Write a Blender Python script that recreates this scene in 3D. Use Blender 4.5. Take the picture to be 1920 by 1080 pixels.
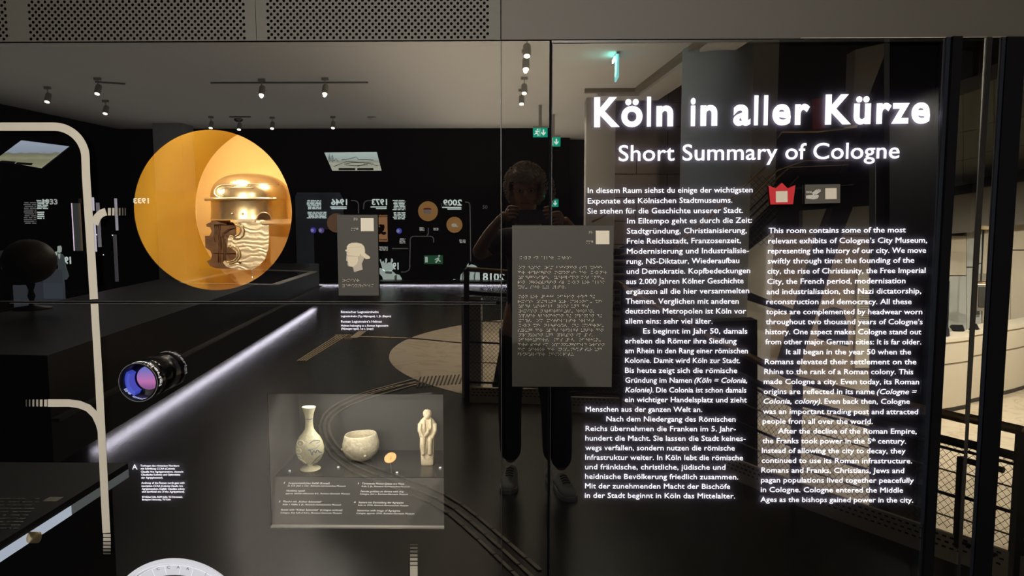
import bpy, bmesh, math, random
from mathutils import Vector, Matrix, noise
from mathutils.geometry import tessellate_polygon
random.seed(7)
SC = bpy.context.scene
for o in list(bpy.data.objects): bpy.data.objects.remove(o)
COL = SC.collection
R = math.radians

# ---------------------------------------------------------------- camera, world, lights, exposure
F_PX = 1400.0
CAM = Vector((0.0, -2.0, 1.57))
PITCH = math.atan(135 / F_PX)
YAW = math.atan(25 / F_PX * math.cos(PITCH))
_h = Vector((-math.sin(YAW), math.cos(YAW), 0))
_r = Vector((math.cos(YAW), math.sin(YAW), 0))
_f = _h * math.cos(PITCH) + Vector((0, 0, -math.sin(PITCH)))
_u = _h * math.sin(PITCH) + Vector((0, 0, math.cos(PITCH)))
cd = bpy.data.cameras.new('camera'); co = bpy.data.objects.new('camera', cd); COL.objects.link(co)
cd.sensor_width = 36; cd.lens = F_PX / 1920 * 36; cd.clip_start = 0.02; cd.clip_end = 200
m = Matrix((_r, _u, -_f)).transposed().to_4x4(); m.translation = CAM
co.matrix_world = m
SC.camera = co
SC.view_settings.view_transform = 'Standard'; SC.view_settings.look = 'None'
SC.view_settings.exposure = 0.0; SC.view_settings.gamma = 1.0
SC.view_settings.use_curve_mapping = False
w = bpy.data.worlds.new('world'); SC.world = w; w.use_nodes = True
w.node_tree.nodes['Background'].inputs[0].default_value = (.9, .9, 1, 1)
w.node_tree.nodes['Background'].inputs[1].default_value = 0.02
SC.cycles.caustics_reflective = False
SC.cycles.caustics_refractive = False
SC.cycles.transparent_max_bounces = 16

def lamp(name, kind, loc, power, color=(1, .9, .78), target=None, **kw):
    l = bpy.data.lights.new(name, kind); l.energy = power; l.color = color
    for k, v in kw.items(): setattr(l, k, v)
    o = bpy.data.objects.new(name, l); COL.objects.link(o); o.location = loc
    if target is not None:
        o.rotation_euler = (Vector(target) - Vector(loc)).to_track_quat('-Z', 'Y').to_euler()
    return o
# added upward area lamps without fixtures that brighten the hall ceiling
lamp('added_ceiling_wash', 'AREA', (-4.8, -11.2, 2.1), 92, (1, .93, .84), (-4.8, -11.2, 9), shape='RECTANGLE', size=8, size_y=11, spread=R(130))
lamp('added_ceiling_wash', 'AREA', (-0.3, -9.4, 2.1), 165, (1, .86, .68), (-.3, -9.4, 9), shape='RECTANGLE', size=3.0, size_y=12, spread=R(140))
lamp('added_ceiling_wash', 'AREA', (0.6, -1.6, 2.75), 9, (1, .9, .75), (.6, -1.6, 9), shape='RECTANGLE', size=3, size_y=2)
# track spots of the hall, at the heads of track spotlights unless noted: on the front panels, the pale floor disc, the column
def spot(p, e, c, tgt, deg, bl=.8): return lamp('spot', 'SPOT', p, e, c, tgt, spot_size=R(deg), spot_blend=bl, shadow_soft_size=.02)
spot((-2.94, -9.1, 3.33), 1250, (1, .93, .82), (-1.3, 0, 1.9), 30, .9)
spot((0.0, -7.32, 3.33), 900, (1, .92, .80), (0.5, 0, 1.75), 30, .9)
spot((0.0, -6.56, 3.33), 400, (1, .82, .60), (-0.9, -6.3, 0), 95)
spot((-0.02, -9.11, 3.33), 260, (1, .86, .68), (-1.0, -8.6, 0), 100)
spot((-3.9, -9.18, 3.33), 170, (1, .90, .76), (-2.6, -5.0, 0), 80)
spot((-0.06, -10.15, 3.33), 260, (1, .88, .76), (1.6, -11.0, 1.6), 95)
spot((-0.3, -3.4, 3.33), 120, (.86, .93, 1), (2.0, -6.9, 1.8), 60)  # free spot with no spotlight head, aimed at the column
spot((-1.5, -1.7, 3.33), 17, (1, .84, .66), (0, -2.3, 1.6), 34)  # added spot out of view, brightens the photographer from the front
spot((-0.6, -3.2, 3.33), 62, (1, .85, .68), (0, -2.3, 1.6), 34)  # added spot without a head, lights the photographer from behind
# lobby
for p, e in (((6.5, -6.0, 3.3), 1350), ((4.4, -8.4, 2.3), 420), ((9.0, -8.0, 3.3), 1500), ((3.6, -3.6, 2.9), 260)):
    lamp('spot', 'SPOT', p, e, (1, .92, .77), (p[0] + .6, p[1] - 1.4, -1.3), spot_size=R(125), spot_blend=.6, shadow_soft_size=.05)
# inside the round showcase and the small showcase
lamp('showcase_light', 'AREA', (-0.86, .055, 1.815), 1.9, (1, .90, .70), (-0.80, .36, 1.55), size=.06)
lamp('showcase_light', 'AREA', (-0.66, .055, 1.79), .9, (1, .95, .86), (-0.74, .18, 1.55), size=.04)
lamp('showcase_light', 'AREA', (-1.03, .06, 1.70), .5, (1, .95, .86), (-0.75, .18, 1.6), size=.04)
lamp('showcase_light', 'AREA', (-0.45, .08, 1.08), 1.7, (1, .94, .82), (-0.43, .13, .85), shape='RECTANGLE', size=.40, size_y=.05)

# ---------------------------------------------------------------- projection helpers
def ray(x, y): return (_f * F_PX + _r * (x - 960) + _u * (540 - y)).normalized()
def G(x, y, Y=0.0):
    """point at depth Y behind (or before) the glass front that lies on the sight line through a picture position"""
    r = ray(x, y); return CAM + r * ((Y - CAM.y) / r.y)
def SZ(px, Y=0.0): return px * (2 + Y) / F_PX
HINGE = G(1033, 400)
N_L = Vector((0, -1, 0)); N_D = Vector((-.00994748, -.99992616, .00698074))
def refl(x, y, pan='L'):
    r = ray(x, y); p0, n = (Vector((0, 0, 0)), N_L) if pan == 'L' else (HINGE, N_D)
    t = (p0 - CAM).dot(n) / r.dot(n); h = CAM + r * t
    return h, r - 2 * r.dot(n) * n
def RF(x, y, z=0.0, pan='L'):
    h, d = refl(x, y, pan); return h + d * ((z - h.z) / d.z)
def RX(x, y, X, pan='L'):
    h, d = refl(x, y, pan); return h + d * ((X - h.x) / d.x)
def RB(x, y, Y, pan='L'):
    h, d = refl(x, y, pan); return h + d * ((Y - h.y) / d.y)

# ---------------------------------------------------------------- materials
MATS = {}
def mat(name, col, rough=.6, metal=0.0, emit=0.0, noise_amt=0.0, noise_scale=20.0, bump=0.0, spec=.5, ecol=None):
    if name in MATS: return MATS[name]
    M = bpy.data.materials.new(name); M.use_nodes = True; nt = M.node_tree; b = nt.nodes['Principled BSDF']
    c = (*col, 1)
    b.inputs['Base Color'].default_value = c; b.inputs['Roughness'].default_value = rough
    b.inputs['Metallic'].default_value = metal; b.inputs['Specular IOR Level'].default_value = spec
    if emit:
        b.inputs['Emission Color'].default_value = (*(ecol or col), 1); b.inputs['Emission Strength'].default_value = emit
    if noise_amt or bump:
        tc = nt.nodes.new('ShaderNodeTexCoord'); n = nt.nodes.new('ShaderNodeTexNoise')
        n.inputs['Scale'].default_value = noise_scale; n.inputs['Detail'].default_value = 5
        nt.links.new(tc.outputs['Object'], n.inputs['Vector'])
        if noise_amt:
            mx = nt.nodes.new('ShaderNodeMix'); mx.data_type = 'RGBA'
            mx.inputs[6].default_value = (*[max(0, v * (1 - noise_amt)) for v in col], 1)
            mx.inputs[7].default_value = (*[min(1, v * (1 + noise_amt)) for v in col], 1)
            nt.links.new(n.outputs['Fac'], mx.inputs[0]); nt.links.new(mx.outputs[2], b.inputs['Base Color'])
        if bump:
            bp = nt.nodes.new('ShaderNodeBump'); bp.inputs['Strength'].default_value = bump; bp.inputs['Distance'].default_value = .004
            nt.links.new(n.outputs['Fac'], bp.inputs['Height']); nt.links.new(bp.outputs['Normal'], b.inputs['Normal'])
    MATS[name] = M; return M
def glass_mat(name, refl_f, tint=(1, 1, 1)):
    M = bpy.data.materials.new(name); M.use_nodes = True; nt = M.node_tree; nt.nodes.clear()
    out = nt.nodes.new('ShaderNodeOutputMaterial'); mx = nt.nodes.new('ShaderNodeMixShader')
    tr = nt.nodes.new('ShaderNodeBsdfTransparent'); gl = nt.nodes.new('ShaderNodeBsdfGlossy')
    gl.inputs['Roughness'].default_value = 0; gl.inputs['Color'].default_value = (*tint, 1)
    mx.inputs[0].default_value = refl_f
    nt.links.new(tr.outputs[0], mx.inputs[1]); nt.links.new(gl.outputs[0], mx.inputs[2]); nt.links.new(mx.outputs[0], out.inputs[0])
    return M
def marble_mat(name, c1, c2, rough=.25):
    M = mat(name, c1, rough); nt = M.node_tree; b = nt.nodes['Principled BSDF']
    tc = nt.nodes.new('ShaderNodeTexCoord'); n = nt.nodes.new('ShaderNodeTexNoise'); n.inputs['Scale'].default_value = 1.3
    n.inputs['Detail'].default_value = 8; n.inputs['Distortion'].default_value = 2.2
    cr = nt.nodes.new('ShaderNodeValToRGB'); cr.color_ramp.elements[0].position = .46; cr.color_ramp.elements[0].color = (*c1, 1)
    cr.color_ramp.elements[1].position = .54; cr.color_ramp.elements[1].color = (*c1, 1)
    e = cr.color_ramp.elements.new(.50); e.color = (*c2, 1)
    nt.links.new(tc.outputs['Object'], n.inputs['Vector']); nt.links.new(n.outputs['Fac'], cr.inputs[0]); nt.links.new(cr.outputs[0], b.inputs['Base Color'])
    return M

BLACK = mat('black_lacquer', (.004, .004, .005), .35, noise_amt=.2)
BACKING = mat('black_backing', (.0055, .005, .006), .9, spec=0)
PANEL = mat('grey_metal_panel', (.068, .064, .054), .55, noise_amt=.06, noise_scale=60)
PLATE = mat('grey_plate', (.035, .034, .029), .6, noise_amt=.05, noise_scale=80)
CREAM = mat('cream_print', (.86, .82, .73), .7, noise_amt=.03)
WHITE_P = mat('cream_label', (.75, .70, .60), .7)
GLOW = mat('backlit_white', (.9, .88, .95), .5, emit=1.5, ecol=(.96, .95, 1))
HALO = mat('backlight', (.9, .88, .95), .5, emit=75, ecol=(.88, .84, 1))
GLOW_S = mat('backlit_white_soft', (.9, .88, .95), .5, emit=1.15, ecol=(.97, .95, 1))
FRONTM = mat('black_front_steel', (.0035, .0035, .005), .8, spec=.08)
DARKM = mat('black_steel', (.012, .013, .017), .4, .3, noise_amt=.2)
BLUEM = mat('dark_blue_steel', (.010, .013, .022), .7, spec=.15)
TRANS = glass_mat('clear_edge', 0.0)
GL_L = glass_mat('dark_mirror_glass', .30)
GL_R = glass_mat('bright_mirror_glass', .52, (1, .97, .90))

# ---------------------------------------------------------------- mesh helpers
def link(name, me, mt, parent=None, smooth=False):
    mts = mt if isinstance(mt, (list, tuple)) else [mt]
    for q in mts: me.materials.append(q)
    if smooth: me.polygons.foreach_set('use_smooth', [True] * len(me.polygons))
    o = bpy.data.objects.new(name, me); COL.objects.link(o)
    if parent is not None:
        o.parent = parent
        o.matrix_parent_inverse = Matrix.Translation(-world_loc(parent))
    elif len(me.vertices):
        vs = [v.co for v in me.vertices]
        c = Vector(((min(v.x for v in vs) + max(v.x for v in vs)) / 2, (min(v.y for v in vs) + max(v.y for v in vs)) / 2, min(v.z for v in vs)))
        me.transform(Matrix.Translation(-c)); o.location = c
    return o
def world_loc(o):
    p = Vector(o.location)
    return p            # children carry world-space vertices: their own location stays zero and the inverse matrix undoes the root's
def obj(name, bm, mt, parent=None, smooth=False, mod=None):
    me = bpy.data.meshes.new(name); bm.to_mesh(me); bm.free()
    root = parent
    o = link(name, me, mt, None if parent is not None else None, smooth) if parent is None else _child(name, me, mt, parent, smooth)
    return o
def _child(name, me, mt, parent, smooth):
    mts = mt if isinstance(mt, (list, tuple)) else [mt]
    for q in mts: me.materials.append(q)
    if smooth: me.polygons.foreach_set('use_smooth', [True] * len(me.polygons))
    o = bpy.data.objects.new(name, me); COL.objects.link(o); o.parent = parent
    if parent.parent is None: o.matrix_parent_inverse = Matrix.Translation(-Vector(parent.location))
    return o            # a grandchild's parent sits at the world origin in effect, so no inverse is needed
def child_mesh(name, me, mt, parent, smooth=False): return _child(name, me, mt, parent, smooth)
def thing(name, label, cat, loc=(0, 0, 0), group=None):
    o = bpy.data.objects.new(name, None); COL.objects.link(o); o.location = loc; o.empty_display_size = .1
    o['label'] = label; o['category'] = cat
    if group: o['group'] = group
    return o
def tag(o, label, cat, group=None):
    o['label'] = label; o['category'] = cat
    if group: o['group'] = group
    return o
def struct(o): o['kind'] = 'structure'; return o
def copy_tree(root, delta, label=None, group=None):
    r = root.copy(); COL.objects.link(r); r.location = Vector(root.location) + Vector(delta)
    if label: r['label'] = label
    if group: r['group'] = group
    for ch in root.children:
        c = ch.copy(); COL.objects.link(c); c.parent = r
        for g in ch.children:
            d = g.copy(); COL.objects.link(d); d.parent = c
    return r

def B(): return bmesh.new()
def box(bm, lo, hi):
    lo, hi = Vector(lo), Vector(hi)
    vs = [bm.verts.new((x, y, z)) for x in (lo.x, hi.x) for y in (lo.y, hi.y) for z in (lo.z, hi.z)]
    for a in ((0, 1, 3, 2), (4, 6, 7, 5), (0, 4, 5, 1), (2, 3, 7, 6), (0, 2, 6, 4), (1, 5, 7, 3)): bm.faces.new([vs[i] for i in a])
    return bm
def hexa(bm, bot, top):
    n = len(bot); a = [bm.verts.new(p) for p in bot]; b = [bm.verts.new(p) for p in top]
    bm.faces.new(a[::-1]); bm.faces.new(b)
    for i in range(n): bm.faces.new((a[i], a[(i + 1) % n], b[(i + 1) % n], b[i]))
    return bm
def frame_of(d):
    d = d.normalized(); a = Vector((0, 0, 1)) if abs(d.z) < .9 else Vector((1, 0, 0))
    s = d.cross(a).normalized(); return s, d.cross(s).normalized()
def tube(bm, pts, r, n=8, cap=True):
    pts = [Vector(p) for p in pts]; rs = r if isinstance(r, (list, tuple)) else [r] * len(pts)
    rings = []; s = None
    for i, p in enumerate(pts):
        d = (pts[min(i + 1, len(pts) - 1)] - pts[max(i - 1, 0)])
        if s is None: s, t = frame_of(d)
        else:
            dn = d.normalized(); s = (s - dn * s.dot(dn)).normalized(); t = dn.cross(s)
        rings.append([bm.verts.new(p + (s * math.cos(2 * math.pi * k / n) + t * math.sin(2 * math.pi * k / n)) * rs[i]) for k in range(n)])
    for a, b in zip(rings, rings[1:]):
        for k in range(n): bm.faces.new((a[k], a[(k + 1) % n], b[(k + 1) % n], b[k]))
    if cap: bm.faces.new(rings[0][::-1]); bm.faces.new(rings[-1])
    return bm
def lathe(bm, prof, c, n=32, sx=1.0, sy=1.0, axis='Z'):
    c = Vector(c); rings = []
    for r, h in prof:
        ring = []
        for k in range(n):
            a = 2 * math.pi * k / n; x, y = r * sx * math.cos(a), r * sy * math.sin(a)
            ring.append(bm.verts.new(c + (Vector((x, y, h)) if axis == 'Z' else Vector((x, h, y)))))
        rings.append(ring)
    for a, b in zip(rings, rings[1:]):
        for k in range(n): bm.faces.new((a[k], a[(k + 1) % n], b[(k + 1) % n], b[k]))
    for ring in (rings[0], rings[-1]):
        try: bm.faces.new(ring)
        except ValueError: pass
    bmesh.ops.recalc_face_normals(bm, faces=bm.faces); return bm
def slab(bm, loops, y0, y1, O=None, ux=Vector((1, 0, 0)), uy=Vector((0, 0, 1)), un=Vector((0, 1, 0)), front_idx=0):
    """flat shape of 2-D loops (first outer, rest holes), y0..y1 along un"""
    O = O or Vector((0, 0, 0))
    P = lambda p, h: O + ux * p[0] + uy * p[1] + un * h
    tris = tessellate_polygon([[Vector((p[0], p[1], 0)) for p in L] for L in loops])
    flat = [p for L in loops for p in L]
    a = [bm.verts.new(P(p, y0)) for p in flat]; b = [bm.verts.new(P(p, y1)) for p in flat]
    for t in tris:
        try:
            f = bm.faces.new([a[i] for i in t]); f.material_index = front_idx; bm.faces.new([b[i] for i in t][::-1])
        except ValueError: pass
    k = 0
    for L in loops:
        n = len(L)
        for i in range(n):
            try: bm.faces.new((a[k + i], a[k + (i + 1) % n], b[k + (i + 1) % n], b[k + i]))
            except ValueError: pass
        k += n
    bmesh.ops.recalc_face_normals(bm, faces=bm.faces)
    return bm
def PX(pts, Y=0.0): return [(G(x, y, Y).x, G(x, y, Y).z) for x, y in pts]
def rect(x0, z0, x1, z1): return [(x0, z0), (x1, z0), (x1, z1), (x0, z1)]
def circ(cx, cz, r, n=64): return [(cx + r * math.cos(2 * math.pi * k / n), cz + r * math.sin(2 * math.pi * k / n)) for k in range(n)]

def smooth2(P, n=4):
    out = []
    for i in range(len(P) - 1):
        p0, p1, p2, p3 = (Vector(P[max(i - 1, 0)]), Vector(P[i]), Vector(P[i + 1]), Vector(P[min(i + 2, len(P) - 1)]))
        for k in range(n):
            t = k / n; out.append(tuple(.5 * ((2 * p1) + (p2 - p0) * t + (2 * p0 - 5 * p1 + 4 * p2 - p3) * t * t + (3 * p1 - p0 - 3 * p2 + p3) * t ** 3)))
    return out + [tuple(P[-1])]
# text -> mesh laid from p0 (start of baseline) to p1 (end)
_tc = {}
def glyph_mesh(s, bold=0.0, res=2, shear=0.0, sp=1.0):
    cu = bpy.data.curves.new('t', 'FONT'); cu.body = s; cu.size = 1; cu.offset = bold; cu.extrude = .5; cu.resolution_u = res
    cu.shear = shear; cu.space_character = sp
    o = bpy.data.objects.new('t', cu); COL.objects.link(o)
    dg = bpy.context.evaluated_depsgraph_get(); me = bpy.data.meshes.new_from_object(o.evaluated_get(dg))
    bpy.data.objects.remove(o); bpy.data.curves.remove(cu); me.materials.clear(); return me
def text(name, s, p0, p1, cap, mt, parent=None, up=None, thick=.0012, bold=.012, res=2, shear=0.0, sp=1.0):
    p0, p1 = Vector(p0), Vector(p1)
    me = glyph_mesh(s, bold, res, shear, sp)
    xs = [v.co.x for v in me.vertices]; x0, x1 = min(xs), max(xs)
    ux = (p1 - p0); L = ux.length; ux.normalize(); up = Vector(up) if up is not None else Vector((0, 0, 1))
    un = ux.cross(up).normalized(); uy = un.cross(ux).normalized()
    kx = L / (x1 - x0); ky = cap / .729
    for v in me.vertices:
        v.co = p0 + ux * ((v.co.x - x0) * kx) + uy * (v.co.y * ky) + un * (v.co.z * thick)
    me.update()
    if mt in (GLOW, GLOW_S):        # light box letters: their back faces light the board behind them
        me.materials.append(mt); me.materials.append(HALO)
        c = un * -1
        for p in me.polygons:
            p.material_index = 1 if p.normal.dot(c) > .9 else 0
        return child_mesh(name, me, [], parent)
    if parent is None: return link(name, me, mt)
    return child_mesh(name, me, mt, parent)
def letters(name, s, x0, y0, x1, y1, cap, mt, parent, Y=.016, bold=.02, res=5, thick=.002):
    """each letter a part of its own, spaced as the whole line sets them"""
    def ext(t):
        me = glyph_mesh(t, 0, 1); xs = [v.co.x for v in me.vertices]; bpy.data.meshes.remove(me); return min(xs), max(xs)
    L0, L1 = ext(s); P0, P1 = G(x0, y0, Y), G(x1, y1, Y)
    for i, ch in enumerate(s):
        if ch == ' ': continue
        r = ext(s[:i + 1])[1]; a, b = ext(ch); l = r - (b - a)
        text(name, ch, P0.lerp(P1, (l - L0) / (L1 - L0)), P0.lerp(P1, (r - L0) / (L1 - L0)), SZ(cap, Y), mt, parent, bold=bold, res=res, thick=thick)
def ptext(name, s, x0, y0, x1, y1, cap, mt, parent, Y=.016, **kw):
    return text(name, s, G(x0, y0, Y), G(x1, y1, Y), SZ(cap, Y), mt, parent, **kw)

# ================================================================= THE GLASS FRONT
# x limits (m) of the front; z of its top edge
X_A = G(940, 500).x; X_H = G(1033, 400).x; X_J = G(1765, 540).x; X_K = G(1822, 540).x
Z_TOP = 2.03; Z_T2 = 2.035
XL, XR = -2.6, 3.4
C1 = G(391, 395); R1 = SZ(152.0)
case = [G(497.5, 743), G(829, 743), G(830, 996), G(501, 996)]
cx0, cx1 = G(499, 870).x, G(830, 870).x; cz1, cz0 = G(660, 743).z, G(660, 996).z
front = bpy.data.objects.new('wall_front', None); COL.objects.link(front); struct(front)

def gbox(name, x0, x1, z0, z1, y, th, mt, parent, plane=None):
    """glass sheet: only its face towards the room mirrors"""
    bm = B(); p0, n = plane or (Vector((0, y, 0)), N_L)
    P = lambda x, z: Vector((x, p0.y - (n.x * (x - p0.x) + n.z * (z - p0.z)) / n.y, z))
    a = [P(x0, z0), P(x1, z0), P(x1, z1), P(x0, z1)]; b = [p + Vector((0, th, 0)) for p in a]
    hexa(bm, a, b)
    bmesh.ops.recalc_face_normals(bm, faces=bm.faces)
    for f in bm.faces: f.material_index = 0 if f.normal.y < -.9 else 1
    return obj(name, bm, [mt, TRANS], parent)
Z_J = G(500, 567.5).z
gap = .0016
g1 = gbox('glass_panel', XL, X_A - gap, Z_J + .0025, Z_TOP - .006, 0, .006, GL_L, front)
g2 = gbox('glass_panel', XL, X_A - gap, -0.0, Z_J - .0025, 0, .006, GL_L, front)
g3 = gbox('glass_panel', X_A + gap, X_H - .006, 0.0, Z_TOP - .006, 0, .006, GL_L, front)
DOORP = (HINGE + Vector((0, -.0105, 0)) * 0, N_D)
g4 = gbox('door_glass', X_H + .003, X_J - .012, 0.0, Z_TOP - .006, 0, .003, GL_L, front, (HINGE, N_D))
N_K = Vector((-.0085, -1, .0042)).normalized()
g5 = gbox('side_glass', X_J + .012, X_K - .004, 0.0, Z_TOP - .003, 0, .003, GL_R, front, (HINGE, N_D))
g6 = gbox('side_glass', X_K + .004, XR, 0.0, Z_TOP - .003, 0, .003, GL_R, front, (HINGE, N_K))
# bright polished edges of the glass sheets and the dark joints
EDGE = mat('glass_edge', (.07, .07, .068), .4)
bm = B(); box(bm, (X_A - .0012, -.002, 0), (X_A + .0004, .008, Z_TOP - .006)); obj('joint', bm, EDGE, front)
bm = B(); box(bm, (X_H - .006, .0, 0), (X_H + .001, .012, Z_TOP - .01)); obj('door_gap', bm, FRONTM, front)
bm = B(); box(bm, (X_H + .0012, -.003, 0), (X_H + .0021, .006, Z_TOP - .01)); obj('door_edge', bm, EDGE, front)
bm = B(); box(bm, (G(18, 566).x, -.001, Z_J - .0035), (G(930, 566).x, .008, Z_J - .0022)); obj('joint', bm, EDGE, front)
bm = B(); box(bm, (G(0, 566).x - .3, -.001, Z_J + .002), (G(930, 566).x, .008, Z_J + .003)); obj('joint', bm, EDGE, front)
# jambs and mullions of the glazed part on the right
bm = B(); box(bm, (X_J - .020, -.028, 0), (X_J + .004, .02, Z_TOP - .004)); obj('door_jamb', bm, FRONTM, front)
bm = B(); box(bm, (X_J - .030, -.016, 0), (X_J - .020, .02, Z_TOP - .004)); obj('jamb_lip', bm, BLUEM, front)
bm = B(); box(bm, (X_K - .0065, -.015, 0), (X_K + .0055, .01, Z_TOP - .004)); obj('mullion', bm, BLACK, front)
bm = B(); box(bm, (X_K + .0055, -.013, .0), (X_K + .0075, .01, Z_TOP - .004)); obj('glass_edge', bm, BLUEM, front)
xm0, xm1 = G(1851, 540).x, G(1885, 540).x
bm = B(); box(bm, (xm0, -.02, 0), (xm1, .05, Z_TOP - .004)); obj('steel_mullion', bm, FRONTM, front)
bm = B(); box(bm, (xm0 - .009, -.014, 0), (xm0, .05, Z_TOP - .004)); obj('mullion_lip', bm, BLUEM, front)
# black backing with the two showcase openings, and the door leaf behind the text
bm = B(); slab(bm, [rect(XL, 0, X_H, 2.06), circ(C1.x, C1.z, R1, 96), rect(cx0, cz0, cx1, cz1)], .024, .030); obj('backing_board', bm, BACKING, front)
bm = B(); box(bm, (X_H + .001, .024, 0), (X_J, .034, 2.06)); obj('door_leaf', bm, BACKING, front)
bm = B(); box(bm, (X_J, .06, 0), (XR, .07, 2.08)); obj('dark_backing', bm, BLACK, front)
# header band above the glass: two perforated panels, one plain
ZP = G(480, 77).z
cell = SZ(6.0); hr = SZ(2.75)
def perforated(name, x0, nx, z0, nz, xa, xb, zb):
    bm = B(); th = .0008; yf = -.002
    def quad(ps): bm.faces.new([bm.verts.new(p) for p in ps])
    for i in range(nx):
        for j in range(nz):
            a, b = x0 + i * cell, z0 + j * cell
            co_ = [(a, b), (a + cell, b), (a + cell, b + cell), (a, b + cell)]
            if (i + j) % 2: quad([(p[0], yf, p[1]) for p in co_]); continue
            cx, cz = a + cell / 2, b + cell / 2; N = 12
            sq = [];
            for k in range(N):
                an = 2 * math.pi * k / N; c_, s_ = math.cos(an), math.sin(an); mlt = (cell / 2) / max(abs(c_), abs(s_)); sq.append((cx + c_ * mlt, cz + s_ * mlt))
            # octagon-like ring; the corner gaps are closed with triangles
            O_ = [bm.verts.new((p[0], yf, p[1])) for p in sq]
            I_ = [bm.verts.new((cx + hr * math.cos(2 * math.pi * k / N), yf, cz + hr * math.sin(2 * math.pi * k / N))) for k in range(N)]
            K_ = [bm.verts.new((v.co.x, yf + th, v.co.z)) for v in I_]
            for k in range(N):
                l = (k + 1) % N
                bm.faces.new((O_[k], O_[l], I_[l], I_[k])); bm.faces.new((I_[k], I_[l], K_[l], K_[k]))
            for q in co_:
                near = sorted(range(N), key=lambda k: (sq[k][0] - q[0]) ** 2 + (sq[k][1] - q[1]) ** 2)[:2]
                bm.faces.new([bm.verts.new((q[0], yf, q[1]))] + [bm.verts.new((sq[k][0], yf, sq[k][1])) for k in near])
    x1, z1 = x0 + nx * cell, z0 + nz * cell
    quad([(xa, yf, ZP), (xb, yf, ZP), (xb, yf, z0), (xa, yf, z0)]); quad([(xa, yf, z1), (xb, yf, z1), (xb, yf, zb), (xa, yf, zb)])
    quad([(xa, yf, z0), (x0, yf, z0), (x0, yf, z1), (xa, yf, z1)]); quad([(x1, yf, z0), (xb, yf, z0), (xb, yf, z1), (x1, yf, z1)])
    box(bm, (xa, yf, ZP), (xb, yf + .02, ZP + .0005))
    return obj(name, bm, PANEL, front)
zb = 2.30
zh = G(300, 75.5).z
p1 = G(54, 40).x; nx1 = int(round((G(461, 40).x - p1) / cell))
p2 = G(500, 40).x; nx2 = int(round((G(920, 40).x - p2) / cell))
perforated('perforated_panel', p1, nx1, zh, 20, G(36, 40).x, (p1 + nx1 * cell + p2) / 2 - .0005, zb)
perforated('perforated_panel', p2, nx2, zh, 20, (p1 + nx1 * cell + p2) / 2 + .0005, X_A - .0015, zb)
perforated('perforated_panel', G(15, 40).x - 40 * cell, 40, zh, 20, XL, G(36, 40).x, zb)
bm = B(); box(bm, (X_A + .001, -.004, G(1200, 74).z), (XR, .02, 2.30)); obj('header_panel', bm, mat('grey_header', (.060, .055, .049), .55, noise_amt=.05), front)
bm = B(); box(bm, (X_H, -.002, G(1200, 80).z), (XR, .02, G(1200, 75.5).z)); obj('header_gap', bm, BLACK, front)
bm = B(); box(bm, (G(1500, 72).x, -.0065, G(1700, 72).z), (XR, -.003, G(1700, 71).z)); obj('header_edge', bm, mat('bright_edge', (.45, .38, .3), .4), front)
bm = B(); box(bm, (XL, .012, ZP - .5), (XR, .016, zb)) if False else box(bm, (XL, .021, ZP - .01), (X_A, .0235, zb)); obj('dark_lining', bm, FRONTM, front)
# upper wall above the header, out of view
bm = B(); box(bm, (-9.6, .05, 2.30), (14, .15, 7)); box(bm, (-9.6, .05, -.02), (XL, .15, 2.3)); box(bm, (XR, .05, -1.4), (14, .15, 2.3)); obj('wall_above', bm, mat('black_wall', (.01, .01, .011), .8), front)

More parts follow.
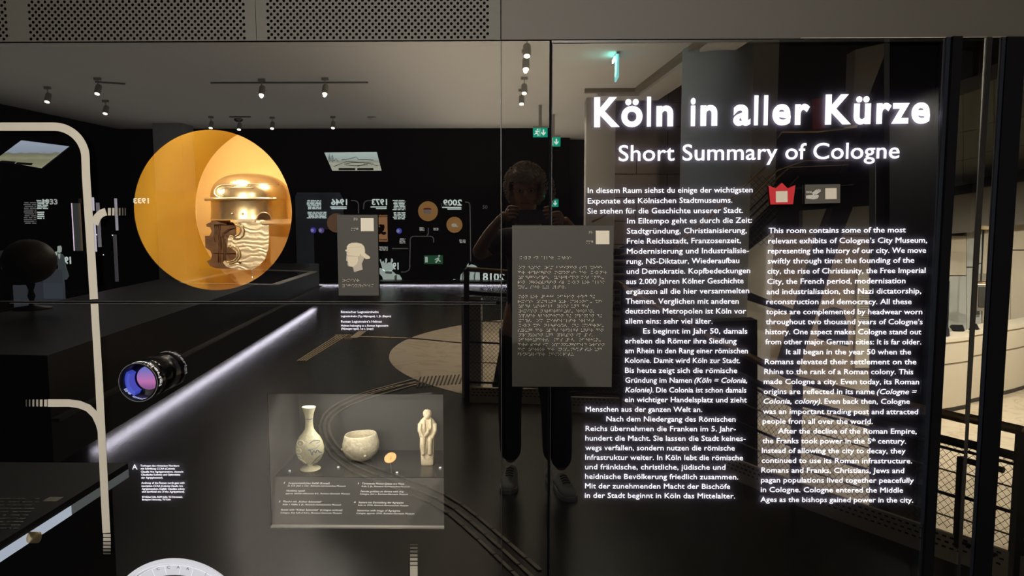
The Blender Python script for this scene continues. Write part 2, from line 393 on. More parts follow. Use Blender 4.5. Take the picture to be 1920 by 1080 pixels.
# ---------------------------------------------------------------- texts on the door
TXT = bpy.data.objects.new('door_text', None)
bpy.data.objects.remove(TXT)
lettering = thing('backlit_lettering', 'backlit white museum text in German and English on the black glass door', 'text', (.6, .016, .6))
letters('title_letter', 'Köln in aller Kürze', 1114, 236.3, 1742.5, 229, 53, GLOW, lettering, bold=.030, res=6)
letters('subtitle_letter', 'Short Summary of Cologne', 1160, 302, 1686, 296.5, 30.5, GLOW, lettering, bold=.006, res=5)
DE = [("In diesem Raum siehst du einige der wichtigsten", 1102, 1411, 361.5), ("Exponate des Kölnischen Stadtmuseums.", 1102, 1373, 381), ("Sie stehen für die Geschichte unserer Stadt.", 1101.5, 1393, 400),
("Im Eiltempo geht es durch die Zeit:", 1176, 1409.5, 418.6), ("Stadtgründung, Christianisierung,", 1175.5, 1400, 437.5), ("Freie Reichsstadt, Franzosenzeit,", 1175.5, 1389, 456.4), ("Modernisierung und Industrialisie-", 1175.5, 1404, 475.4),
("rung, NS-Diktatur, Wiederaufbau", 1175, 1386, 494.2), ("und Demokratie. Kopfbedeckungen", 1175, 1406.5, 513), ("aus 2.000 Jahren Kölner Geschichte", 1174, 1394, 532), ("ergänzen all die hier versammelten", 1174, 1404.5, 550.7),
("Themen. Verglichen mit anderen", 1173, 1385, 569.5), ("deutschen Metropolen ist Köln vor", 1172.5, 1398.5, 588), ("allem eins: sehr viel älter.", 1172.5, 1336, 606.7), ("Es beginnt im Jahr 50, damals", 1206, 1401, 625.3),
("erheben die Römer ihre Siedlung", 1172, 1381, 643.9), ("am Rhein in den Rang einer römischen", 1172, 1402, 662.2), ("Kolonie. Damit wird Köln zur Stadt.", 1172, 1387.5, 680.4), ("Bis heute zeigt sich die römische", 1172, 1382, 699),
("Gründung im Namen |(Köln = Colonia,", 1172, 1401, 717.4), ("|Kolonie).| Die Colonia ist schon damals", 1172, 1399.5, 735.7), ("ein wichtiger Handelsplatz und zieht", 1171.5, 1400, 753.9), ("Menschen aus der ganzen Welt an.", 1098, 1316.5, 771.8),
("Nach dem Niedergang des Römischen", 1137, 1379, 790), ("Reichs übernehmen die Franken im 5. Jahr-", 1098, 1379.5, 808), ("hundert die Macht. Sie lassen die Stadt keines-", 1097.5, 1398, 826), ("wegs verfallen, sondern nutzen die römische", 1097.5, 1377.5, 843.9),
("Infrastruktur weiter. In Köln lebt die römische", 1097.5, 1393, 862), ("und fränkische, christliche, jüdische und", 1097, 1360, 879.8), ("heidnische Bevölkerung friedlich zusammen.", 1097, 1384, 897.8), ("Mit der zunehmenden Macht der Bischöfe", 1097, 1369, 915.7), ("in der Stadt beginnt in Köln das Mittelalter.", 1096.5, 1378, 933.4)]
EN = [("This room contains some of the most", 1441, 1698, 436.6), ("relevant exhibits of Cologne’s City Museum,", 1440.6, 1738, 455.9), ("representing the history of our city. We move", 1440, 1736, 474.8), ("swiftly through time: the founding of the", 1439.5, 1714, 493.6),
("city, the rise of Christianity, the Free Imperial", 1439, 1735, 512.6), ("City, the French period, modernisation", 1438.5, 1697.5, 532), ("and industrialisation, the Nazi dictatorship,", 1437.5, 1727, 551), ("reconstruction and democracy. All these", 1437, 1709, 570.3),
("topics are complemented by headwear worn", 1436.5, 1729, 589.2), ("throughout two thousand years of Cologne’s", 1436, 1729.5, 607.9), ("history. One aspect makes Cologne stand out", 1435.5, 1727, 626.8), ("from other major German cities: It is far older.", 1435, 1727, 645.5),
("It all began in the year 50 when the", 1474, 1708, 664.2), ("Romans elevated their settlement on the", 1434, 1718, 682.8), ("Rhine to the rank of a Roman colony. This", 1433, 1712, 701.4), ("made Cologne a city. Even today, its Roman", 1432, 1723, 720),
("origins are reflected in its name |(Cologne =", 1431.5, 1719, 738.6), ("|Colonia, colony).| Even back then, Cologne", 1431, 1706, 756.8), ("was an important trading post and attracted", 1430.5, 1721, 776), ("people from all over the world.", 1430, 1636, 794.2),
("After the decline of the Roman Empire,", 1459, 1718.5, 812.6), ("the Franks took power in the 5^th^ century.", 1429, 1699, 831), ("Instead of allowing the city to decay, they", 1428.5, 1697.5, 849.3), ("continued to use its Roman infrastructure.", 1428, 1710, 867.8),
("Romans and Franks, Christians, Jews and", 1427.5, 1695, 886), ("pagan populations lived together peacefully", 1427, 1713, 904.4), ("in Cologne. Cologne entered the Middle", 1426.5, 1693, 922.6), ("Ages as the bishops gained power in the city.", 1426, 1712, 941)]
def body_line(s, x0, x1, y, cap=10.6):
    # in-plane slope of the door's lines follows the perspective of its slightly turned leaf
    sl = (y - 560) * .000022
    y0 = y - 1.2 + (0 if sl > 0 else 1.2); dy = (x1 - x0) * sl * .9 - .8
    if y < 560: ya, yb = y + .6, y - .9
    else: ya, yb = y, y + (y - 560) / 375 * 1.2
    if '|' in s or '^' in s:
        parts = []; it = sup = False; cur = ''
        for ch in s + '\0':
            if ch in '|^\0':
                if cur: parts.append((cur, it, sup))
                cur = ''
                if ch == '|': it = not it
                if ch == '^': sup = not sup
            else: cur += ch
        # widths of the pieces, each measured with a stop so that spaces count
        W = []
        for p, i_, s_ in parts:
            def wd(t):
                me = glyph_mesh(t, 0, 1); xs = [v.co.x for v in me.vertices]; bpy.data.meshes.remove(me); return max(xs) - min(xs)
            W.append((wd('.' + p + '.') - wd('..')) * (.6 if s_ else 1))
        tot = sum(W); x = x0; objs = []
        for (p, i_, s_), wv in zip(parts, W):
            xe = x + (x1 - x0) * wv / tot; t = p.strip(); lead = (len(p) - len(p.lstrip())) * 4.3; trail = (len(p) - len(p.rstrip())) * 4.0
            f = lambda q: ya + (yb - ya) * (q - x0) / (x1 - x0)
            ptext('text_line', t, x + lead + .4, f(x) - (4.5 if s_ else 0), xe - trail - .4, f(xe) - (4.5 if s_ else 0), cap * (.6 if s_ else 1), GLOW, lettering, bold=0, shear=.22 if i_ else 0)
            x = xe
    else: ptext('text_line', s, x0, ya, x1, yb, cap, GLOW, lettering, bold=0)
for l in DE: body_line(l[0], l[1], l[2], l[3])
for l in EN: body_line(l[0], l[1], l[2], l[3])

def caption(label, lines, cap, group=None, **kw):
    t = thing('backlit_caption', label, 'caption', tuple(G(lines[0][1], lines[-1][3], .016)), group)
    for s, x0, x1, y, c in lines: ptext('text_line', s, x0, y, x1, y + kw.get('dy', 0), c, GLOW_S, t, bold=0)
    return t
caption('small backlit caption below the helmet window naming the Roman helmet', [("Römischer Legionärshelm", 639.5, 709.5, 586.8, 4.6), ("Legionärshelm (Typ Nijmegen), 1. Jh. (Repro)", 639.5, 733, 594.6, 3.9), ("Roman Legionnaire’s Helmet", 639.7, 716, 604.8, 4.6), ("Helmet belonging to a Roman legionnaire", 639.8, 728, 612.3, 3.9), ("(Nijmegen type), 1st c. (copy)", 640, 700, 617.9, 3.9)], 4)
caption('backlit caption block with large letter A at lower left', [("A", 248, 257.7, 880.2, 10.5), ("Torbogen des römischen Nordtors", 263.5, 336, 874.8, 3.8), ("mit Schriftzug CCAA (Colonia", 264, 328, 880.3, 3.8), ("Claudia Ara Agrippinensium, deutsch:", 264.3, 344, 886, 3.8), ("Claudische Kolonie und Opferstätte", 264.8, 338, 891.6, 3.8), ("der Agrippinenser).", 265, 305.5, 897.2, 3.8),
 ("Archway of the Roman north gate with", 265.2, 346, 907, 3.8), ("inscription CCAA (Colonia Claudia Ara", 265.6, 343, 912.8, 3.8), ("Agrippinensium, English: Claudian colony", 266, 346.5, 918.2, 3.8), ("and sacrificial site of the Agrippinians).", 266.2, 346.3, 923.5, 3.8), ("© HiQue Köln, RGM Köln, TU Darmstadt,", 266.5, 342.5, 933.3, 3.6), ("Budapest University, TU Köln", 266.8, 320, 938.2, 3.6)], 4)

# ---------------------------------------------------------------- printed timeline
tl = thing('timeline_line', 'wide cream rounded line with branches printed on the black glass', 'timeline', (-1.2, 0, .6))
def ribbon_loop(path, wpx):
    L_, R_ = [], []
    for i, p in enumerate(path):
        a = Vector(path[max(i - 1, 0)]); b = Vector(path[min(i + 1, len(path) - 1)]); d = (b - a).normalized(); n = Vector((-d.y, d.x))
        ww = wpx[i] if isinstance(wpx, (list, tuple)) else wpx
        L_.append((p[0] + n.x * ww / 2, p[1] + n.y * ww / 2)); R_.append((p[0] - n.x * ww / 2, p[1] - n.y * ww / 2))
    return L_ + R_[::-1]
def stripe(name, path, wpx, parent=None, mt=None, Y0=-.0006, Y1=-.0002):
    bm = B(); slab(bm, [PX(ribbon_loop(path, wpx))], Y0, Y1); return obj(name, bm, mt or CREAM, parent or tl)
def bend(cx, cy, r, a0, a1, n=10): return [(cx + r * math.cos(R(a0 + (a1 - a0) * k / n)), cy + r * math.sin(R(a0 + (a1 - a0) * k / n))) for k in range(n + 1)]
stripe('main_line', [(-120, 237.5), (60, 237.5)] + bend(101, 297, 59.5, -90, -2, 14) + [(161.5, 330), (170, 460), (176.3, 561)], 15.5)
stripe('main_line', [(177.2, 569.5), (186, 720), (192, 840), (199.7, 999)], [14.2, 14.4, 14.4, 14.6])
stripe('branch_line', [(173.5, 450)] + bend(207, 440, 34, 180, 270, 8)[1:-1] + [(199, 397.3)], 14) if False else stripe('branch_line', [(177, 420), (183, 407), (190, 400), (199, 397)], [16, 15, 14.5, 14.5], Y0=-.0010, Y1=-.0007)
stripe('branch_line', [(191, 815), (187, 795), (179, 778), (166, 765), (150, 758.5), (130, 755.5), (90, 755.5)], [12, 14, 14, 14, 14, 14, 14], Y0=-.0010, Y1=-.0007)
DIM = [mat('cream_print_fade_%s' % w_, tuple(c * k for c in (.86, .82, .73)), .7) for w_, k in (('light', .8), ('half', .5), ('dim', .25), ('faint', .10))]
for k, (x0, x1, c) in enumerate(((202.5, 208, 0), (210.5, 214.5, 0), (217, 220.5, 1), (223, 226, 2), (229, 231.5, 3), (234, 236, 3))):
    bm = B(); slab(bm, [PX([(x0, 390), (x1, 390), (x1, 404), (x0, 404)])], -.0006, -.0002); obj('dash', bm, DIM[c], tl)
for k, (x0, x1, c) in enumerate(((83, 88.5, 0), (75, 80, 0), (68, 72, 1), (61, 64.5, 1), (54.5, 57, 2), (48.5, 50.5, 3))):
    bm = B(); slab(bm, [PX([(x0, 749), (x1, 749), (x1, 762), (x0, 762)])], -.0006, -.0002); obj('dash', bm, DIM[c], tl)
for k, (y0, y1, c) in enumerate(((1001, 1006.5, 0), (1008.5, 1014, 0), (1016, 1021, 1), (1023, 1027.5, 1), (1030, 1033.5, 2), (1036.5, 1039, 3))):
    bm = B(); slab(bm, [PX([(193.5, y0), (207.5, y0), (207.8, y1), (193.8, y1)])], -.0006, -.0002); obj('dash', bm, DIM[c], tl)
t2 = thing('timeline_stub', 'short cream line with fading dashes rising below the small showcase', 'timeline', tuple(G(776, 1079)))
bm = B(); slab(bm, [PX([(769, 1061), (783, 1061), (783.5, 1140), (769.5, 1140)])], -.0006, -.0002); obj('main_line', bm, CREAM, t2)
for y0, y1, c in ((1020, 1022, 3), (1026, 1029, 2), (1032, 1036, 2), (1039, 1043.5, 1), (1046, 1051, 0), (1053.5, 1059, 0)):
    bm = B(); slab(bm, [PX([(769, y0), (783, y0), (783, y1), (769, y1)])], -.0006, -.0002); obj('dash', bm, DIM[c], t2)

# ---------------------------------------------------------------- braille plates
BR = dict(a='1', b='12', c='14', d='145', e='15', f='124', g='1245', h='125', i='24', j='245', k='13', l='123', m='134', n='1345', o='135', p='1234', q='12345', r='1235', s='234', t='2345', u='136', v='1236', w='2456', x='1346', y='13456', z='1356')
BR.update({'ä': '345', 'ö': '246', 'ü': '1256', 'ß': '2346', '.': '3', ',': '2', ':': '25', '-': '36', '#': '3456'})
CON = [('sch', '156'), ('st', '23456'), ('ch', '1456'), ('au', '16'), ('eu', '126'), ('ei', '146'), ('äu', '34'), ('ie', '346')]
NUM = dict(zip('1234567890', 'abcdefghij'))
def cells(s):
    out = []; i = 0; innum = False
    while i < len(s):
        ch = s[i]
        if ch == ' ': out.append(''); innum = False; i += 1; continue
        if ch.isdigit():
            if not innum: out.append('3456'); innum = True
            out.append(BR[NUM[ch]]); i += 1; continue
        innum = False
        if ch.isupper(): out.append('46'); ch = ch.lower()
        low = s[i:].lower(); hit = next((c for c in CON if low.startswith(c[0])), None)
        if hit: out.append(hit[1]); i += len(hit[0]); continue
        out.append(BR.get(ch, '')); i += 1
    return out
def braille(bm, lines, Y):
    for s, x0, x1, y, h in lines:
        cl = cells(s); px = (x1 - x0) / max(1, len(cl)); d = min(px * .42, h / 2)
        r = SZ(d * .37)
        for i, c in enumerate(cl):
            for q in c:
                q = int(q) - 1; x = x0 + i * px + (q // 3) * px * .45; yy = y + (q % 3) * h / 2.8
                p = G(x, yy, Y); a = [bm.verts.new(p + Vector((r * math.cos(k * math.pi / 3), 0, r * math.sin(k * math.pi / 3)))) for k in range(6)]
                b = [bm.verts.new(p + Vector((.6 * r * math.cos(k * math.pi / 3), -.0006, .6 * r * math.sin(k * math.pi / 3)))) for k in range(6)]
                bm.faces.new(b)
                for k in range(6): bm.faces.new((a[k], a[(k + 1) % 6], b[(k + 1) % 6], b[k]))
def plate(name, label, x0, y0, x1, y1, th=.004, Y=-.0015):
    t = thing(name, label, 'sign', tuple(G((x0 + x1) / 2, y1)))
    a, b = G(x0, (y0 + y1) / 2, -th), G(x1, (y0 + y1) / 2, -th); zt, zb_ = G((x0 + x1) / 2, y0, -th).z, G((x0 + x1) / 2, y1, -th).z
    bm = B(); box(bm, (a.x, -th - .0, zb_), (b.x, Y, zt)); bmesh.ops.bevel(bm, geom=bm.edges[:], offset=.0007, segments=1, affect='EDGES')
    obj('plate', bm, PLATE, t); return t
DOT = mat('white_dot', (.95, .90, .76), .5)
pb = plate('braille_plate', 'large grey tactile plate with braille text across the glass joint', 960, 422.5, 1149, 725.5, .010, -.006)
bm = B(); y = 481.5
braille(bm, [("Köln in aller Kürze", 973, 1073, 481, 6.2)], -.0102)
P1 = ["In diesem Raum befinden sich einige", "der wichtigsten Exponate der Kölner", "Stadtgeschichte. Verglichen mit ande-", "ren Großstädten ist Köln vor allem", "eins- sehr viel älter.", None,
      "Schon vor 2000 Jahren wird die", "römische Siedlung zur Colonia- eine", "Stadt außerhalb Roms und des", "Römischen Bürgergebiets- erhoben.", "Später übernehmen die Franken die", "Macht. Im Mittelalter erlebt", "Köln eine Blütezeit. Die Moderni-", "sierung der Stadt erfolgt unter den", "Franzosen und Preußen im 19.", "Jahrhundert. Das 20. Jahrhun-", "dert steht im Spannungsfeld zwischen", "dem Terror der NS-Diktatur und", "freiheitlicher Demokratie."]
ends = [1131, 1140, 1134, 1136, 1065, 0, 1117, 1131, 1106, 1117, 1130, 1115, 1134, 1133, 1115, 1128, 1135, 1130, 1080]
ys = [499.5, 508.7, 518, 527, 536, 0] + [554 + 9.0 * k for k in range(13)]
braille(bm, [(s, 971.5, e, y_, 6.0) for s, e, y_ in zip(P1, ends, ys) if s], -.0102)
braille(bm, [("qr", 1105, 1113, 434, 5.5), ("mmg", 1100, 1114, 452, 5.5)], -.0102)
o = obj('braille_dots', bm, DOT, pb); o['kind'] = 'stuff'
bm = B(); slab(bm, [PX([(1117, 432.5), (1142.5, 432.5), (1142.5, 458), (1117, 458)], -.01)], -.0112, -.0098); obj('blank_label', bm, WHITE_P, pb)
ps = plate('braille_plate', 'small grey tactile plate with a raised helmeted head and braille', 633, 402.5, 709.5, 554.5, .006, -.0015)
bm = B(); braille(bm, [("Römischer", 641, 675, 523.5, 6), ("Legionärshelm", 641, 702, 533.5, 6), ("qr", 664, 673, 409, 5.2), ("mmg", 659.5, 673.5, 428, 5.2)], -.0062)
o = obj('braille_dots', bm, DOT, ps); o['kind'] = 'stuff'
bm = B(); slab(bm, [PX([(676.5, 409), (700.5, 409), (701, 433.5), (676.8, 433.5)], -.006)], -.0072, -.0058); obj('blank_label', bm, WHITE_P, ps)
Z5 = lambda pts: [(560 + x / 4.909, 340 + y / 4.909) for x, y in pts]
HC = mat('relief_cream', (.72, .65, .50), .7); HC2 = mat('relief_grey', (.50, .45, .38), .7)
bm = B(); slab(bm, [PX(Z5([(445, 640), (438, 730), (452, 740), (450, 765), (458, 780), (500, 790), (512, 835), (590, 812), (582, 760), (602, 712), (600, 690), (560, 650)]), -.006)], -.0075, -.0058); obj('relief_neck', bm, HC2, ps)
bm = B(); slab(bm, [PX(Z5([(448, 690), (545, 692), (550, 735), (535, 765), (505, 785), (470, 780), (458, 745)]), -.006)], -.0085, -.0058); obj('relief_cheek', bm, HC, ps)
bm = B(); slab(bm, [PX(Z5([(440, 655), (575, 660), (560, 690), (452, 680)]), -.006)], -.0085, -.0058); obj('relief_brow', bm, HC, ps)
bm = B(); slab(bm, [PX(Z5([(440, 645), (430, 638), (432, 630), (444, 628), (446, 600), (462, 578), (490, 566), (535, 564), (580, 574), (603, 597), (612, 630), (612, 660), (662, 697), (655, 712), (620, 716), (580, 680), (570, 664), (470, 655)]), -.006)], -.009, -.0058); obj('relief_helmet', bm, HC, ps)
bm = B(); tube(bm, [G(*p, -.0088) for p in Z5([(447, 612), (500, 606), (560, 605), (585, 596)])], .0004, 5); obj('relief_seam', bm, HC2, ps)
# crown sticker and sign-language plate
cr = thing('crown_sticker', 'red crown-shaped sticker with a cream square, left of the hands plate', 'sticker', tuple(G(1463, 383)))
bm = B(); slab(bm, [PX([(1438, 348), (1451, 353.5), (1463, 343), (1473.5, 353.5), (1488, 347.5), (1483.5, 383), (1441.5, 383.5)])], -.0135, -.0125); obj('crown', bm, mat('crown_red', (.62, .006, .02), .5), cr)
bm = B(); slab(bm, [PX([(1451.5, 359), (1473, 358.3), (1473.2, 379), (1451.6, 379.6)])], -.0142, -.0133); obj('blank_label', bm, WHITE_P, cr)
dg_ = thing('sign_language_plate', 'small dark grey plate with two white hands and letters DGS', 'sign', tuple(G(1538, 381)))
bm = B(); slab(bm, [PX([(1505.5, 346.5), (1571, 345.8), (1571, 380.8), (1505.5, 382)])], -.0150, -.0125); obj('plate', bm, mat('dark_plate', (.075, .072, .066), .6), dg_)
bm = B(); slab(bm, [PX([(1543, 353.3), (1564, 353), (1564.2, 373.4), (1543, 373.8)])], -.0158, -.0148); obj('blank_label', bm, WHITE_P, dg_)
text('letters', 'DGS', G(1511.5, 362, -.0153), G(1522, 361.8, -.0153), SZ(3.6), WHITE_P, dg_, bold=.03, thick=.0006)
Z3 = lambda pts: [(1420 + x / 4.909, 340 + y / 4.909) for x, y in pts]
HW = mat('icon_white', (.62, .62, .60), .7)
bm = B(); slab(bm, [PX(Z3([(448, 132), (470, 128), (505, 125), (520, 112), (528, 116), (524, 128), (560, 125), (566, 130), (562, 136), (566, 142), (558, 148), (556, 156), (520, 166), (480, 162), (448, 158)]), -.015)], -.0158, -.0149); obj('hand_icon', bm, HW, dg_)
bm = B(); slab(bm, [PX(Z3([(500, 108), (515, 96), (545, 74), (550, 77), (532, 93), (568, 69), (573, 72), (545, 96), (580, 75), (585, 80), (553, 103), (582, 87), (585, 92), (556, 112), (545, 122), (530, 122), (528, 112), (510, 116)]), -.015)], -.0158, -.0149); obj('hand_icon', bm, HW, dg_)

# ---------------------------------------------------------------- round showcase with helmet
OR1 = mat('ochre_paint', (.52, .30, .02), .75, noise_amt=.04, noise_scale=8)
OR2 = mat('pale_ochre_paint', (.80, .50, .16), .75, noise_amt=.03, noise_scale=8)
rc = thing('round_showcase', 'round ochre-lined showcase window sunk in the black glass wall', 'showcase', (C1.x, .2, C1.z - .28))
CB = G(526, 396, .40); RBk = SZ(161, .40)
def drum(bm, c0, r0, y0, c1, r1, y1, n=96, side_idx=0):
    a = [bm.verts.new((c0.x + r0 * math.cos(2 * math.pi * k / n), y0, c0.z + r0 * math.sin(2 * math.pi * k / n))) for k in range(n)]
    b = [bm.verts.new((c1.x + r1 * math.cos(2 * math.pi * k / n), y1, c1.z + r1 * math.sin(2 * math.pi * k / n))) for k in range(n)]
    for k in range(n): bm.faces.new((a[k], b[k], b[(k + 1) % n], a[(k + 1) % n]))
    return a, b
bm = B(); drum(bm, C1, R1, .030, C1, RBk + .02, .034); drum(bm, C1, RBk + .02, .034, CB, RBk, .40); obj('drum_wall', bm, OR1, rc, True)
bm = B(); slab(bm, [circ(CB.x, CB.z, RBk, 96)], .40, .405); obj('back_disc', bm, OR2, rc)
# helmet
GOLD = mat('polished_brass', (.62, .46, .24), .26, .9, bump=.15, noise_scale=30, noise_amt=.12)
GOLD2 = mat('brushed_brass', (.70, .55, .33), .34, .85, noise_amt=.1, noise_scale=40)
BRZ = mat('dark_bronze', (.16, .085, .04), .38, .8, noise_amt=.5, noise_scale=35, bump=.3)
hel = thing('roman_helmet', 'golden Roman legionary helmet with cheek guards in the round window', 'helmet', tuple(G(470, 520, .2)))
HY = .19; k1 = SZ(1, HY)
hc = G(471, 374, HY)
def selp(t, p): return math.copysign(abs(t) ** (2 / p), t)
bm = B(); rings = []; ND = 64
for j in range(15):
    ph = math.pi / 2 * j / 14; rr = math.cos(ph) ** (2 / 2.5); zz = math.sin(ph) ** (2 / 2.4)
    ring = []
    for i in range(ND):
        a = 2 * math.pi * i / ND
        x = selp(math.cos(a), 2.15) * rr * 72.5; y_ = selp(math.sin(a), 2.15) * rr * 60
        x += (1 - rr) * -4
        zt = 48 if True else 0
        ring.append(bm.verts.new(hc + Vector((x * k1, y_ * k1, zz * zt * k1))))
    rings.append(ring)
for a, b in zip(rings, rings[1:]):
    for i in range(ND): bm.faces.new((a[i], a[(i + 1) % ND], b[(i + 1) % ND], b[i]))
bm.faces.new(rings[-1]); bmesh.ops.remove_doubles(bm, verts=bm.verts, dist=1e-5); bmesh.ops.recalc_face_normals(bm, faces=bm.faces)
obj('dome', bm, GOLD, hel, True)
def oval(cx, s, z, n=ND): return [hc + Vector(((cx + selp(math.cos(2 * math.pi * i / n), 2.15) * 72.5 * s) * k1, selp(math.sin(2 * math.pi * i / n), 2.15) * 60 * s * k1, z * k1)) for i in range(n)]
bm = B(); prev = None
for s, z in ((1.0, 1), (.985, -3), (.985, -20), (1.0, -34), (1.01, -37.5)):
    ring = [bm.verts.new(p) for p in oval(0, s, z)]
    if prev:
        for i in range(ND): bm.faces.new((prev[i], prev[(i + 1) % ND], ring[(i + 1) % ND], ring[i]))
    prev = ring
obj('skirt', bm, GOLD, hel, True)
# brow bar running round the front, sticking out to the left
bm = B(); fr = [hc + Vector(((-82 + 0) * k1, -10 * k1, 0))]
for i in range(33):
    a = R(200 + 118 * i / 32); fr.append(hc + Vector((math.cos(a) * 76 * k1, math.sin(a) * 64 * k1, 0)))
bar = []
for p in fr:
    bar.append(p)
tube(bm, bar, [.0042] * len(bar), 8); obj('brow_bar', bm, GOLD2, hel, True)
bm = B(); e = bar[-1]; box(bm, e - Vector((.012, .005, .004)), e + Vector((.010, .004, .004))); bmesh.ops.bevel(bm, geom=bm.edges[:], offset=.002, segments=2, affect='EDGES'); obj('bar_clasp', bm, GOLD2, hel, True)
# embossed loop on the dome
def dome_pt(u, v):    # u, v in px from hc, on the near side
    r = min(.999, (max(v, 0) / 48)); ph = math.asin(r ** 1.2); rr = math.cos(ph) ** .8
    q = min(.98, abs(u + (1 - rr) * 4) / (72.5 * rr)); yy = -(1 - q ** 2.15) ** (1 / 2.15) * 60 * rr
    return hc + Vector((u * k1, yy * k1 - .001, v * k1))
loop = [dome_pt(u, v) for u, v in ((60, 27), (45, 26.5), (20, 26), (-10, 25), (-35, 24.5), (-44, 22), (-50, 16), (-50, 10), (-44, 5), (-36, 2.5))]
bm = B(); tube(bm, loop, .0016, 8); obj('embossed_loop', bm, GOLD2, hel, True)
loop = [dome_pt(u, v) for u, v in ((25, 20), (-8, 20), (-32, 19), (-40, 14), (-38, 9), (-30, 5))]
bm = B(); tube(bm, loop, .0012, 8); obj('embossed_loop', bm, GOLD2, hel, True)
def side_pt(px, py, off=0.0):
    u = px - 471; q = min(.98, abs(u) / 72.5); yy = -(1 - q ** 2.15) ** (1 / 2.15) * 60
    return hc + Vector((u * k1, yy * k1 - off, (374 - py) * k1))
for rx in (458, 476.5):
    bm = B(); bmesh.ops.create_icosphere(bm, subdivisions=2, radius=.0035, matrix=Matrix.Translation(side_pt(rx, 401, .001))); obj('rivet', bm, GOLD2, hel, True)
bm = B(); slab(bm, [[(math.cos(R(a)) * 12 * k1, math.sin(R(a)) * 12 * k1) for a in range(0, 181, 15)]], -.004, .0, side_pt(513, 411, .002), Vector((1, .45, 0)).normalized(), Vector((0, 0, 1)), Vector((-.45, 1, 0)).normalized()); obj('ear_recess', bm, BRZ, hel)
bm = B(); tube(bm, [side_pt(513, 411, .006) + Vector((1, .45, 0)).normalized() * math.cos(R(a)) * 12.5 * k1 + Vector((0, 0, 1)) * math.sin(R(a)) * 12.5 * k1 for a in range(0, 181, 15)], .0016, 6); obj('ear_arch', bm, GOLD2, hel, True)
# neck guard
bm = B(); ng = []
for i in range(21):
    a = R(-62 + 124 * i / 20); ng.append((math.cos(a), math.sin(a)))
bot = [hc + Vector((c_ * 71 * k1, s_ * 58 * k1, -37 * k1)) for c_, s_ in ng] + [hc + Vector((c_ * 84 * k1 + 3 * k1, s_ * 76 * k1, -47 * k1)) for c_, s_ in ng[::-1]]
top = [p + Vector((0, 0, .004)) for p in bot]
for i in range(20):
    hexa(bm, [bot[i], bot[i + 1], bot[40 - i], bot[41 - i]], [top[i], top[i + 1], top[40 - i], top[41 - i]])
obj('neck_guard', bm, GOLD2, hel)
Z8 = lambda pts: [(360 + x / 4.155, 300 + y / 4.155) for x, y in pts]
gold_out = Z8([(330, 475), (350, 462), (560, 466), (600, 500), (603, 600), (598, 690), (575, 765), (530, 820), (480, 848), (430, 857), (340, 850), (275, 832), (245, 800), (255, 786), (300, 788), (335, 772), (352, 745), (345, 715), (322, 692), (280, 678), (284, 615), (298, 585), (335, 595), (372, 580), (388, 550), (380, 515), (355, 497)])
HAM = mat('hammered_brass', (.78, .62, .38), .33, .8); nt = HAM.node_tree
tc = nt.nodes.new('ShaderNodeTexCoord'); wv_ = nt.nodes.new('ShaderNodeTexWave'); wv_.bands_direction = 'Z'; wv_.inputs['Scale'].default_value = 24; wv_.inputs['Distortion'].default_value = 9; wv_.inputs['Detail'].default_value = 2; wv_.inputs['Detail Scale'].default_value = 1.2
bp_ = nt.nodes.new('ShaderNodeBump'); bp_.inputs['Strength'].default_value = .13; bp_.inputs['Distance'].default_value = .002
nt.links.new(tc.outputs['Object'], wv_.inputs['Vector']); nt.links.new(wv_.outputs['Fac'], bp_.inputs['Height']); nt.links.new(bp_.outputs['Normal'], nt.nodes['Principled BSDF'].inputs['Normal'])
def cheek(name, outl, Y, bulge, mt, thick=.004):
    bm = B(); slab(bm, [PX(outl, Y)], Y - thick, Y)
    cxm = sum(p[0] for p in outl) / len(outl); c0 = G(cxm, 460, Y)
    return obj(name, bm, mt, hel, False)
cheek('cheek_guard', gold_out, .10, .012, HAM)
bm = B(); tube(bm, [G(*p, .094) for p in Z8([(335, 505), (365, 515), (378, 545), (370, 575), (345, 590), (330, 598), (302, 592)])], .0022, 8); obj('rolled_edge', bm, GOLD, hel, True)
bm = B(); tube(bm, [G(*p, .092) for p in Z8([(350, 487), (388, 505), (405, 545), (398, 590), (365, 612), (320, 615)])], .0015, 8); obj('rolled_edge', bm, GOLD, hel, True)
bm = B(); tube(bm, [G(*p, .094) for p in Z8([(284, 676), (325, 688), (350, 712), (358, 748), (335, 780), (290, 796), (262, 792)])], .0022, 8); obj('rolled_edge', bm, GOLD, hel, True)
bm = B(); tube(bm, [G(*p, .092) for p in Z8([(290, 662), (345, 678), (372, 712), (375, 752), (345, 795), (290, 812)])], .0015, 8); obj('rolled_edge', bm, GOLD, hel, True)
bm = B(); tube(bm, [G(*p, .098) for p in Z8([(545, 490), (556, 560), (556, 650), (540, 720), (500, 775), (440, 812), (380, 828)])], .0016, 8); obj('rolled_edge', bm, GOLD, hel, True)
bm = B(); bmesh.ops.create_icosphere(bm, subdivisions=2, radius=.004, matrix=Matrix.Translation(G(*Z8([(373, 800)])[0], .094))); obj('rivet', bm, BRZ, hel, True)
dark_out = Z8([(115, 500), (150, 484), (320, 484), (345, 520), (345, 845), (240, 846), (185, 842), (145, 825), (120, 787), (150, 775), (160, 740), (148, 708), (108, 682), (105, 592), (142, 588), (157, 555), (147, 525), (118, 518)])
cheek('cheek_guard', dark_out, .22, .010, BRZ)
for pl in ([(205, 505), (200, 560), (210, 640), (205, 720), (205, 800)], [(175, 500), (170, 600), (180, 640)], [(232, 700), (225, 620), (240, 570), (280, 540), (325, 530)], [(165, 725), (240, 728), (335, 727)], [(240, 610), (250, 690), (245, 780)]):
    bm = B(); tube(bm, [G(*p, .207) for p in Z8(pl)], .0014, 6); obj('raised_rib', bm, BRZ, hel, True)
